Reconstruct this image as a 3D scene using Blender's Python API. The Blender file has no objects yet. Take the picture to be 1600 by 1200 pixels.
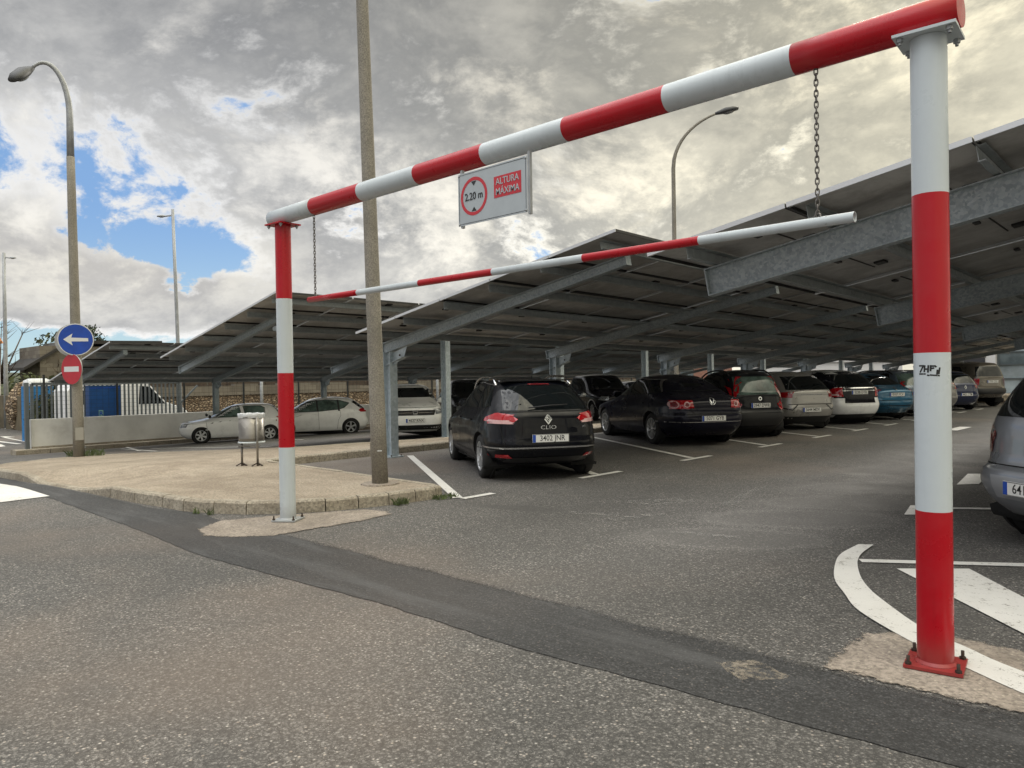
import bpy, bmesh, math, random
import numpy as np
from mathutils import Vector, Matrix
from mathutils.bvhtree import BVHTree

random.seed(7); rng = np.random.default_rng(7)
S = bpy.context.scene
COL = S.collection
R = math.radians
# ------------------------------------------------------------------ camera
W_, H_ = 1024, 768
S.render.resolution_x = W_; S.render.resolution_y = H_
cam_d = bpy.data.cameras.new("camera"); cam = bpy.data.objects.new("camera", cam_d); COL.objects.link(cam)
S.camera = cam
cam_d.sensor_fit = 'HORIZONTAL'; cam_d.sensor_width = 36; cam_d.lens = 36*1181/1600
cam_d.clip_start = .05; cam_d.clip_end = 2000
YAW, PITCH, ROLL = R(43.35), math.atan(9/1181), .016
fw = Vector((-math.sin(YAW)*math.cos(PITCH), math.cos(YAW)*math.cos(PITCH), -math.sin(PITCH)))
r0 = Vector((math.cos(YAW), math.sin(YAW), 0)); u0 = r0.cross(fw)
rr = r0*math.cos(ROLL)-u0*math.sin(ROLL); uu = u0*math.cos(ROLL)+r0*math.sin(ROLL)
cam.matrix_world = Matrix(((rr.x, uu.x, -fw.x, 0), (rr.y, uu.y, -fw.y, 0), (rr.z, uu.z, -fw.z, 1.43), (0, 0, 0, 1)))
S.view_settings.view_transform = 'Standard'; S.view_settings.look = 'None'
S.view_settings.exposure = 0.12; S.view_settings.gamma = 1

# ------------------------------------------------------------------ node maths helper
class NT:
    def __init__(s, tree): s.t = tree; s.n = tree.nodes; s.l = tree.links
    def node(s, typ, **kw):
        n = s.n.new(typ)
        for k, v in kw.items(): setattr(n, k, v)
        return n
    def put(s, sock, v):
        if isinstance(v, V): s.l.new(v.s, sock)
        elif hasattr(v, 'is_output'): s.l.new(v, sock)
        else:
            if sock.type == 'RGBA' and hasattr(v, '__len__') and len(v) == 3: v = (*v, 1)
            sock.default_value = v
    def m(s, op, *a):
        n = s.node('ShaderNodeMath', operation=op)
        for i, v in enumerate(a): s.put(n.inputs[i], v)
        return V(s, n.outputs[0])
    def mix(s, f, a, b, blend='MIX'):
        n = s.node('ShaderNodeMix', data_type='RGBA', blend_type=blend)
        s.put(n.inputs[0], f); s.put(n.inputs[6], a); s.put(n.inputs[7], b)
        return V(s, n.outputs[2])
    def noise(s, vec, scale, detail=4, rough=.5, dist=0, out=0, dim='3D'):
        n = s.node('ShaderNodeTexNoise', noise_dimensions=dim)
        if vec is not None: s.put(n.inputs['Vector'], vec)
        n.inputs['Scale'].default_value = scale; n.inputs['Detail'].default_value = detail
        n.inputs['Roughness'].default_value = rough; n.inputs['Distortion'].default_value = dist
        return V(s, n.outputs[out])
    def voro(s, vec, scale, feature='F1', out='Distance', rand=1):
        n = s.node('ShaderNodeTexVoronoi', feature=feature)
        s.put(n.inputs['Vector'], vec); n.inputs['Scale'].default_value = scale
        n.inputs['Randomness'].default_value = rand
        return V(s, n.outputs[out])
    def sstep(s, v, a, b, lo=0., hi=1.):
        n = s.node('ShaderNodeMapRange', interpolation_type='SMOOTHSTEP')
        for i, x in enumerate((v, a, b, lo, hi)): s.put(n.inputs[i], x)
        return V(s, n.outputs[0])
    def sep(s, v):
        n = s.node('ShaderNodeSeparateXYZ'); s.put(n.inputs[0], v)
        return [V(s, o) for o in n.outputs]
    def comb(s, x, y, z):
        n = s.node('ShaderNodeCombineXYZ')
        for i, v in enumerate((x, y, z)): s.put(n.inputs[i], v)
        return V(s, n.outputs[0])
    def ramp(s, f, stops):
        n = s.node('ShaderNodeValToRGB'); e = n.color_ramp.elements
        while len(e) < len(stops): e.new(.5)
        for i, (p, c) in enumerate(stops):
            e[i].position = p; e[i].color = (*c, 1) if hasattr(c, '__len__') else (c, c, c, 1)
        s.put(n.inputs[0], f); return V(s, n.outputs[0])
    def tc(s, out='Object'):
        n = s.node('ShaderNodeTexCoord'); return V(s, n.outputs[out])
    def vmul(s, v, x):
        n = s.node('ShaderNodeVectorMath', operation='MULTIPLY'); s.put(n.inputs[0], v); s.put(n.inputs[1], x)
        return V(s, n.outputs[0])
    def dot(s, v, x):
        n = s.node('ShaderNodeVectorMath', operation='DOT_PRODUCT'); s.put(n.inputs[0], v); s.put(n.inputs[1], x)
        return V(s, n.outputs['Value'])
    def bump(s, h, strength, dist):
        n = s.node('ShaderNodeBump'); n.inputs['Strength'].default_value = strength; n.inputs['Distance'].default_value = dist
        s.put(n.inputs['Height'], h); return V(s, n.outputs[0])
class V:
    def __init__(s, nt, sock): s.nt = nt; s.s = sock
    def __add__(a, b): return a.nt.m('ADD', a, b)
    __radd__ = __add__
    def __sub__(a, b): return a.nt.m('SUBTRACT', a, b)
    def __rsub__(a, b): return a.nt.m('SUBTRACT', b, a)
    def __mul__(a, b): return a.nt.m('MULTIPLY', a, b)
    __rmul__ = __mul__
    def __truediv__(a, b): return a.nt.m('DIVIDE', a, b)
    def clamp(a):
        r = a.nt.m('ADD', a, 0.); r.s.node.use_clamp = True; return r

# ------------------------------------------------------------------ sky and sun
SUN_AZ, SUN_EL = R(11.6), R(27)      # azimuth measured from +Y towards -X
world = bpy.data.worlds.new("World"); S.world = world; world.use_nodes = True
nt = NT(world.node_tree); nt.n.clear()
wout = nt.node('ShaderNodeOutputWorld'); bg = nt.node('ShaderNodeBackground'); bg.inputs[1].default_value = .1
nt.l.new(bg.outputs[0], wout.inputs[0])
sky = nt.node('ShaderNodeTexSky', sky_type='NISHITA', sun_disc=False, sun_elevation=SUN_EL, sun_rotation=-SUN_AZ, air_density=1.0, dust_density=.6, ozone_density=2.0)
d = nt.tc('Generated')
dx, dy, dz = nt.sep(d)
F = nt.dot(d, tuple(Vector((fw.x, fw.y, 0)).normalized())); Rt = nt.dot(d, tuple(r0))
az = nt.m('ARCTAN2', Rt, F)                 # 0 = down the row of canopies seen in the photo, + to the right
el = nt.m('ARCSINE', nt.m('MINIMUM', nt.m('MAXIMUM', dz, -.999), .999))
def blob(a0, e0, sa, se):
    u = (az-a0)/sa; v = (el-e0)/se
    return nt.m('EXPONENT', (u*u+v*v)*-1.)
zz = nt.m('MAXIMUM', dz, 0.)+.42
pv = nt.comb(dx*2.0, dy*2.0, dz*3.4)
warp = nt.noise(pv, .9, 3, .5, 0, out=1)
wn = nt.node('ShaderNodeVectorMath', operation='MULTIPLY_ADD'); nt.put(wn.inputs[0], warp); wn.inputs[1].default_value = (.42,)*3; nt.put(wn.inputs[2], pv)
pw = V(nt, wn.outputs[0])
nA = nt.noise(pw, 2.1, 9, .58)              # big masses
nB = nt.noise(pw, 4.8, 10, .62)              # billows
nC = nt.noise(pw, 13.0, 8, .66)              # wisps
nD = nt.noise(pv, .75, 3, .5)
mass = nA*.44+nB*.34+nC*.22
# coverage: almost overcast, opening to blue low on the left
open_ = blob(-.58, .255, .26, .085)*.66+blob(-.46, .150, .20, .042)*1.4+blob(-.60, .025, .42, .045)*1.9+blob(-.33, .10, .05, .03)*.5+blob(-.36, .345, .05, .025)*.2+blob(-.9, .2, .22, .10)*.4
heap = blob(-.66, .150, .13, .040)*1.4+blob(-.46, .105, .10, .030)*1.35+blob(-.12, .16, .16, .10)*.8+blob(-.52, .12, .14, .05)*.8
lean = nt.m('MAXIMUM', 0., open_-heap)
dens = (mass-.5)*1.9+.34-lean*.47+heap*.20+heap*(nB-.5)*1.6
cover = nt.sstep(dens, .02, .15)
thick = nt.sstep(dens, .10, .42)
# shade of the cloud itself: thick grey bellies, bright thin rims, warmer towards the low sun
br = nt.sstep(nB*.42+nA*.45+nC*.13, .36, .66)
grey = nt.mix(br, (.31, .322, .338), (.68, .68, .66))
rim = nt.sstep(nt.noise(pw, 2.3, 9, .6)*.7+nC*.3, .49, .66)
bright = nt.mix(rim, grey, (.95, .93, .87))
edge = nt.mix(nt.sstep(dens, .10, .30), (.90, .90, .88), bright)
warm = nt.sstep(az, -.45, .55)
lowg = nt.m('EXPONENT', el*-4.2)
tint = nt.mix(warm*.9, (1, 1, 1.02), (1.13, 1.05, .82))
ccol = nt.mix(1., edge, tint, 'MULTIPLY')
gain = .84+lowg*(.22+warm*.55)-blob(-.20, .50, .6, .16)*.30-blob(.05, .33, .22, .07)*.12
hz = nt.mix(blob(-.5, .135, .25, .06)*.8, ccol, nt.mix(nt.sstep(nB, .4, .6), (.58, .56, .53), (.92, .88, .78)))
ccol = nt.mix(1., hz, nt.comb(gain, gain, gain), 'MULTIPLY')
# added gain: unseen sky overhead and behind the camera boosted to light the scene
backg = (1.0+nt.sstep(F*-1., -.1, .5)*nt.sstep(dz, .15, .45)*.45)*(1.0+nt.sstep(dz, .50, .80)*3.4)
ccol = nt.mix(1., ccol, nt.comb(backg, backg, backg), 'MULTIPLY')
sk = V(nt, sky.outputs[0])
blue = nt.mix(1., sk, (.62, .74, .92), 'MULTIPLY')
blue = nt.mix(.72, blue, nt.mix(nt.sstep(el, .0, .22), (5.9, 7.9, 8.4), (2.5, 4.4, 7.6)))
ccol10 = nt.mix(1., ccol, (10, 10, 10), 'MULTIPLY')
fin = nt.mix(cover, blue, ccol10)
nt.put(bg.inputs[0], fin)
world.cycles.sampling_method = 'MANUAL'; world.cycles.sample_map_resolution = 512

sl = bpy.data.lights.new("sun", 'SUN'); sl.energy = 1.2; sl.angle = R(14); sl.color = (1, .94, .84)
so = bpy.data.objects.new("sun", sl); COL.objects.link(so)
sdir = Vector((-math.sin(SUN_AZ)*math.cos(SUN_EL), math.cos(SUN_AZ)*math.cos(SUN_EL), math.sin(SUN_EL)))
so.rotation_euler = sdir.to_track_quat('Z', 'Y').to_euler(); so.location = (0, 0, 30)

# ------------------------------------------------------------------ materials
MAT = {}
def mat(name, col=(.5, .5, .5), rough=.5, metal=0., coat=0., spec=.5, var=0., vscale=6., bump=0., bscale=60., dirt=0., alpha=1., trans=0.):
    if name in MAT: return MAT[name]
    m = bpy.data.materials.new(name); m.use_nodes = True; MAT[name] = m
    t = NT(m.node_tree); p = t.n['Principled BSDF']
    p.inputs['Base Color'].default_value = (*col, 1); p.inputs['Roughness'].default_value = rough
    p.inputs['Metallic'].default_value = metal; p.inputs['Coat Weight'].default_value = coat; p.inputs['Coat Roughness'].default_value = .04
    p.inputs['Specular IOR Level'].default_value = spec
    if alpha < 1: p.inputs['Alpha'].default_value = alpha
    if trans: p.inputs['Transmission Weight'].default_value = trans
    if var or bump or dirt:
        o = t.tc()
        n1 = t.noise(o, vscale, 6, .6)
        if var:
            f = t.sstep(n1, .3, .7)
            a = tuple(c*(1-var) for c in col); b = tuple(min(1, c*(1+var)) for c in col)
            c = t.mix(f, a, b)
            if dirt:
                n2 = t.noise(o, vscale*.35, 8, .7)
                c = t.mix(t.sstep(n2, .52, .75)*dirt, c, (.16, .13, .10))
            t.put(p.inputs['Base Color'], c)
            t.put(p.inputs['Roughness'], t.sstep(n1, .2, .8, max(.02, rough-.08), min(1, rough+.1)))
        if bump:
            t.put(p.inputs['Normal'], t.bump(t.noise(o, bscale, 5, .6), bump, .01))
    return m

TONG = [(-3.05, 7.35, .80, .42, .62), (-3.0, 8.6, .85, .40, .62), (-3.0, 10.05, .95, .42, .62), (-3.1, 12.0, 1.1, .5, .62), (-3.2, 14.2, 1.2, .55, .62), (-3.3, 16.6, 1.3, .6, .62), (-3.3, 19.2, 1.4, .7, .62), (-3.2, 6.1, .7, .38, .62)]
def make_asphalt(name, base, stone, scale, stone_amt, road=True):
    m = bpy.data.materials.new(name); m.use_nodes = True; MAT[name] = m
    t = NT(m.node_tree); p = t.n['Principled BSDF']; o = t.tc()
    x, y, z = t.sep(o)
    flat = t.comb(x, y, 0.)
    wob = t.noise(flat, scale*.6, 2, .5, 0, out=1)
    v1 = t.node('ShaderNodeTexVoronoi'); t.put(v1.inputs['Vector'], flat); v1.inputs['Scale'].default_value = scale
    dist = V(t, v1.outputs['Distance']); cr, cg, cb = t.sep(V(t, v1.outputs['Color']))
    v2 = t.node('ShaderNodeTexVoronoi'); t.put(v2.inputs['Vector'], flat); v2.inputs['Scale'].default_value = scale*2.1
    d2 = V(t, v2.outputs['Distance']); er, eg, eb = t.sep(V(t, v2.outputs['Color']))
    # stones of different size: threshold on distance depends on the random cell value
    s1 = t.sstep(dist, .18+cg*.34, .06+cg*.28)*t.sstep(cr, .72, .80)
    s2 = t.sstep(d2, .40, .20)*t.sstep(er, .70, .78)
    big = t.noise(flat, .35, 5, .6); mid = t.noise(flat, 1.7, 6, .65); fine = t.noise(flat, 34, 4, .7); micro = t.noise(flat, 120, 3, .7)
    wear = t.sstep(big*.6+mid*.4, .38, .62)
    c = t.mix(wear, tuple(b*.66 for b in base), tuple(b*1.22 for b in base))
    c = t.mix(t.sstep(fine, .40, .62)*.75, c, tuple(b*.30 for b in base)); c = t.mix(t.sstep(micro, .52, .60)*.65, c, tuple(b*.22 for b in base)); c = t.mix(t.sstep(micro, .46, .38)*.35, c, tuple(b*2.0 for b in base))  # dark pits painted in as the shadow between stones
    sc = t.mix(cb, tuple(s_*.55 for s_ in stone), tuple(min(.75, s_*1.25) for s_ in stone))
    sc = t.mix(t.sstep(cg, .7, .9)*.5, sc, (.34, .25, .18))
    amt = stone_amt*(.35+wear*.65)
    c = t.mix(t.sstep(t.noise(flat, 11, 5, .7), .42, .62)*.35, c, tuple(b*.5 for b in base))
    vb = t.ramp(cr, [(0., .50), (.45, .85), (.8, 1.25), (1., 1.55)])
    c = t.mix(.75, c, vb, 'MULTIPLY')
    c = t.mix(t.sstep(dist, .38, .62)*.62, c, tuple(b*.16 for b in base))  # same pit shade painted into the gaps round each stone
    c = t.mix(s1*amt, c, sc)
    sc2 = t.mix(eb, tuple(s_*.45 for s_ in stone), tuple(s_*1.0 for s_ in stone))
    c = t.mix(s2*amt*.8, c, sc2)
    # brownish and oily drifts
    c = t.mix(t.sstep(t.noise(flat, .22, 4, .55), .50, .68)*.35, c, tuple(b*q for b, q in zip(base, (1.15, .93, .78))))
    c = t.mix(t.sstep(t.noise(flat, .6, 7, .65, 1.2), .56, .74)*.40, c, tuple(b*.45 for b in base))
    if road:
        def ell(cx, cy, sx, sy, ang, k, w=.25):
            ca, sa = math.cos(ang), math.sin(ang)
            px = x-cx; py = y-cy
            a = (px*ca+py*sa)/sx; b = (py*ca-px*sa)/sy
            r = t.m('SQRT', a*a+b*b)+(mid-.5)*.7
            return t.sstep(r, 1.0+w*.5, 1.0-w), t.sstep(r, 1.0+w*1.6, 1.0+w*.2)
        # scuffed tongues left by turning tyres between the bays, light gravelly borders round them
        for cx, cy, sx, sy, ang in TONG:
            inn, out = ell(cx, cy, sx, sy, ang, 1)
            c = t.mix((out-inn*1.0).clamp()*(.12+s1*.7+s2*.3)*t.sstep(big*.5+fine*.5, .40, .56), c, tuple(min(1, b*2.2) for b in base))
            c = t.mix(inn*.45, c, tuple(b*.62 for b in base))
        for cx, cy, sx, sy, ang in [(-5.6, 6.1, .55, .16, .3), (-8.6, 7.0, .5, .3, .5), (-4.8, 7.4, .3, .1, .2), (-8.2, 9.6, 1.0, .45, 2.6), (-7.8, 12.3, .9, .3, 2.6), (-10.3, 10.2, 1.2, .5, 2.5)]:
            inn, out = ell(cx, cy, sx, sy, ang, 1)
            c = t.mix(inn*.6, c, tuple(b*.35 for b in base))
        lt = t.sstep(t.noise(t.comb(x*.35+y*.25, y*.9-x*.3, 0.), 1.1, 5, .6), .55, .70)*t.sstep(y, 5.5, 8.)
        c = t.mix(lt*.08, c, tuple(min(1, b*1.5) for b in base))
    # hairline cracks, only here and there
    cw = t.noise(flat, 3.0, 5, .7, 0, out=1); cn = t.node('ShaderNodeVectorMath', operation='MULTIPLY_ADD'); t.put(cn.inputs[0], cw); cn.inputs[1].default_value = (.5,)*3; t.put(cn.inputs[2], flat)
    ce = t.voro(V(t, cn.outputs[0]), .42, 'DISTANCE_TO_EDGE')
    c = t.mix(t.sstep(ce, .010, .003)*t.sstep(t.noise(flat, .25, 3, .5), .56, .66)*t.sstep(y, 4.5, 6.)*.6, c, tuple(b*.22 for b in base))
    if not road:
        far_ = t.sstep(x, -7.0, -6.3)
        e1 = (3.66-y)+(t.noise(flat, 2.2, 4, .6)-.5)*.16+(t.noise(flat, 38, 4, .75)-.5)*.22
        t.put(p.inputs['Alpha'], t.m('MAXIMUM', t.sstep(e1, -.03, .06), 1.0-far_))
        c = t.mix(t.sstep(t.noise(t.comb(x*.5, y*3., 0.), 1.2, 5, .65), .48, .68)*.5, c, tuple(b*1.35 for b in base))
    t.put(p.inputs['Base Color'], c)
    t.put(p.inputs['Roughness'], t.sstep(mid, .3, .7, .74, .86))
    h = s1*.6+s2*.4+fine*.6
    t.put(p.inputs['Normal'], t.bump(h, .8, .008))
    return m
M_ASPH = make_asphalt('worn_asphalt', (.165, .157, .147), (.52, .49, .45), 66, .80)
M_TRENCH = make_asphalt('newer_asphalt', (.066, .066, .067), (.22, .21, .20), 80, .5, road=False)

def make_ground_mat(name, a, b, scale, peb=(.5, .45, .36), bump=.5, crack=0.):
    m = bpy.data.materials.new(name); m.use_nodes = True; MAT[name] = m
    t = NT(m.node_tree); p = t.n['Principled BSDF']; o = t.tc()
    n1 = t.noise(o, .8, 6, .65, .6); n2 = t.noise(o, scale, 5, .7); n3 = t.noise(o, 4., 6, .6)
    v = t.node('ShaderNodeTexVoronoi'); t.put(v.inputs['Vector'], o); v.inputs['Scale'].default_value = scale*1.4
    cr, cg, cb = t.sep(V(t, v.outputs['Color']))
    c = t.mix(t.sstep(n1*.6+n3*.4, .36, .62), a, b)
    c = t.mix(t.sstep(n2, .4, .65)*.7, c, tuple(q*.48 for q in a))
    c = t.mix(t.sstep(cr, .72, .82)*t.sstep(V(t, v.outputs['Distance']), .4, .2)*.6, c, peb)
    if crack:
        cd = t.voro(t.comb(*[q+(n3-.5)*.5 for q in t.sep(o)]), .8, 'DISTANCE_TO_EDGE')
        c = t.mix(t.sstep(cd, .012, .003)*crack, c, tuple(q*.25 for q in a))
    t.put(p.inputs['Base Color'], c); p.inputs['Roughness'].default_value = .93
    t.put(p.inputs['Normal'], t.bump(n2+cr*.3, bump, .01))
    return m
M_SAND = make_ground_mat('sandy_concrete', (.25, .203, .152), (.40, .34, .265), 38, bump=.9)
def edge_alpha(m, w=.07):
    t = NT(m.node_tree); p = t.n['Principled BSDF']; a = t.node('ShaderNodeAttribute'); a.attribute_name = 'edge'; o = t.tc()
    e = V(t, a.outputs['Fac'])+(t.noise(o, 9, 6, .7)-.5)*w*2.2+(t.noise(o, 50, 4, .7)-.5)*w*1.0
    t.put(p.inputs['Alpha'], t.sstep(e, w*.25, w*.62)); return m
M_CPATCH = edge_alpha(make_ground_mat('crumbling_concrete', (.22, .187, .155), (.36, .31, .26), 40))
M_KERB = make_ground_mat('kerb_stone', (.25, .215, .165), (.40, .36, .29), 30, crack=0)
M_CONC = make_ground_mat('patch_concrete', (.23, .195, .16), (.35, .30, .25), 40, crack=.0)
def make_spill():
    m = bpy.data.materials.new('cement_spill'); m.use_nodes = True; t = NT(m.node_tree); p = t.n['Principled BSDF']; o = t.tc()
    f = t.sstep(t.noise(o, 9, 6, .7)*.6+t.noise(o, 40, 4, .7)*.4, .42, .60)
    p.inputs['Base Color'].default_value = (.27, .235, .19, 1); p.inputs['Roughness'].default_value = .95; t.put(p.inputs['Alpha'], f*.8); return m
M_SPILL = make_spill()
M_PAINT = mat('road_paint', (.66, .655, .63), .55, var=.12, vscale=9, bump=.5, bscale=120)
def make_worn_paint():
    m = bpy.data.materials.new('worn_road_paint'); m.use_nodes = True
    t = NT(m.node_tree); p = t.n['Principled BSDF']; o = t.tc()
    n = t.noise(o, 14, 6, .7); n2 = t.noise(o, 70, 3, .7); n3 = t.noise(o, 2.2, 4, .6)
    f = t.sstep(n*.40+n2*.42+n3*.18, .385, .455)
    c = t.mix(f, (.17, .155, .135), t.mix(n3, (.55, .54, .51), (.76, .75, .72)))
    t.put(p.inputs['Base Color'], c); p.inputs['Roughness'].default_value = .45
    t.put(p.inputs['Normal'], t.bump(n2, .5, .006)); return m
M_WPAINT = make_worn_paint()
def make_faint_paint():
    m = bpy.data.materials.new('faded_road_paint'); m.use_nodes = True
    t = NT(m.node_tree); p = t.n['Principled BSDF']; o = t.tc()
    n = t.noise(o, 12, 6, .7); n2 = t.noise(o, 70, 3, .7)
    f = t.sstep(n*.6+n2*.4, .47, .62)
    t.put(p.inputs['Base Color'], (.34, .33, .31, 1)); p.inputs['Roughness'].default_value = .7; t.put(p.inputs['Alpha'], f*.5)
    return m
M_FAINT = make_faint_paint()

def make_galv(name, a, b, scale, metal=.35, rough=.5):
    m = bpy.data.materials.new(name); m.use_nodes = True; MAT[name] = m
    t = NT(m.node_tree); p = t.n['Principled BSDF']; o = t.tc()
    v = t.node('ShaderNodeTexVoronoi'); t.put(v.inputs['Vector'], o); v.inputs['Scale'].default_value = scale
    cr, cg, cb = t.sep(V(t, v.outputs['Color']))
    n = t.noise(o, 2.5, 5, .6)
    c = t.mix(cr*.75+n*.25, a, b)
    c = t.mix(t.sstep(n, .5, .75)*.35, c, tuple(q*.6 for q in a))
    t.put(p.inputs['Base Color'], c); p.inputs['Metallic'].default_value = metal
    t.put(p.inputs['Roughness'], t.sstep(cg, 0, 1, rough-.1, rough+.12))
    return m
M_GALV = make_galv('galvanised_steel', (.22, .26, .28), (.40, .44, .46), 45)
M_GALV2 = make_galv('galvanised_steel_fine', (.34, .40, .43), (.50, .56, .60), 22)
M_PURL = make_galv('purlin_steel', (.27, .30, .31), (.36, .385, .395), 20)
def make_backsheet():
    m = bpy.data.materials.new('panel_backsheet'); m.use_nodes = True
    t = NT(m.node_tree); p = t.n['Principled BSDF']; o = t.tc()
    g = t.node('ShaderNodeNewGeometry'); oi = t.node('ShaderNodeObjectInfo')
    pos = V(t, g.outputs['Position'])
    n = t.noise(pos, 1.4, 6, .65, .8); n2 = t.noise(pos, 9, 5, .7)
    c = t.mix(t.sstep(n*.7+n2*.3, .38, .62), (.34, .332, .32), (.54, .535, .52))
    r_ = V(t, oi.outputs['Random'])
    c = t.mix(r_*.35, c, (.24, .225, .205))
    t.put(p.inputs['Base Color'], c); p.inputs['Roughness'].default_value = .55
    return m
M_BACK = make_backsheet()
M_CELL = mat('solar_glass', (.01, .013, .03), .08)
M_ALU = mat('panel_frame', (.62, .64, .66), .4, .5)
M_BLACKPL = mat('black_plastic', (.012, .012, .012), .5)
def make_gloss(name, col, rough=.28, chips=.4):
    m = bpy.data.materials.new(name); m.use_nodes = True; MAT[name] = m
    t = NT(m.node_tree); p = t.n['Principled BSDF']; o = t.tc()
    n = t.noise(o, 5, 6, .65); n2 = t.noise(o, 28, 5, .7); x, y, z = t.sep(o)
    st = t.noise(t.comb(x*16, y*16, z*1.2), 1., 5, .65)
    c = t.mix(t.sstep(st, .5, .75)*.22, col, tuple(q*.62 for q in col))
    c = t.mix(t.sstep(n, .45, .7)*.18, c, tuple(q*.8+.03 for q in col))
    c = t.mix(t.sstep(n2, .705, .735)*chips, c, (.22, .19, .17))
    c = t.mix(t.sstep(z+(n-.5)*.25, .22, .0)*.45, c, (.10, .075, .06))
    t.put(p.inputs['Base Color'], c); t.put(p.inputs['Roughness'], t.sstep(n, .3, .7, rough-.05, rough+.15))
    t.put(p.inputs['Normal'], t.bump(n2*.5+n*.5, .08, .01))
    p.inputs['Coat Weight'].default_value = .12; p.inputs['Specular IOR Level'].default_value = .35; return m
M_RED = make_gloss('red_gloss_paint', (.40, .002, .010), chips=.15); M_WHITE = make_gloss('white_gloss_paint', (.52, .57, .60), chips=.2)
M_BOLT = mat('rusty_bolt', (.05, .035, .028), .7, .4)
M_CHAIN = mat('chain_steel', (.16, .15, .14), .5, .7)
M_POLE = make_ground_mat('pole_concrete', (.22, .205, .175), (.30, .28, .24), 60, bump=.25)
M_LAMP = mat('lamp_housing', (.05, .052, .055), .5); M_LENS = mat('lamp_lens', (.22, .22, .21), .2)
M_STEELP = mat('pole_steel', (.33, .345, .36), .5, .4, var=.15)
M_TYRE = mat('tyre_rubber', (.014, .014, .014), .85, var=.2, vscale=20); M_RIM = mat('alloy_rim', (.50, .51, .52), .35, .8); M_HUB = mat('hubcap', (.55, .56, .57), .4, .3)
M_UNDER = mat('dark_underbody', (.008, .008, .008), .9)
M_TRIM = mat('black_trim', (.014, .014, .015), .55); M_GLASS = mat('dark_car_glass', (.006, .008, .009), .04, spec=.6)
M_GLASSG = mat('green_car_glass', (.085, .125, .11), .05, spec=.7, var=.6, vscale=2.6)
M_SEAM = mat('panel_gap', (.004, .004, .004), .9)
M_CHROME = mat('chrome', (.75, .76, .78), .12, 1.)
M_TAIL = mat('tail_lamp_red', (.36, .003, .008), .12, coat=1.); M_TAILC = mat('tail_lamp_clear', (.60, .36, .36), .12, coat=1.); M_TAILD = mat('tail_lamp_dim', (.16, .01, .015), .2, coat=.6)
M_HEAD = mat('headlamp_glass', (.38, .40, .42), .08, .5, coat=1.)
M_PLATE = mat('plate_white', (.72, .72, .70), .4); M_PBLUE = mat('plate_blue', (.01, .06, .35), .4); M_PTXT = mat('plate_black', (.012, .012, .012), .5)
M_EMB = mat('emblem_chrome', (.7, .72, .74), .2, .9)
def paint(name, col, metal=0., rough=.3):
    dk = max(col) < .03
    return mat('car_paint_'+name, col, rough, metal, coat=.35 if dk else 1., spec=.12 if dk else .5, var=.05, vscale=3)

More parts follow.
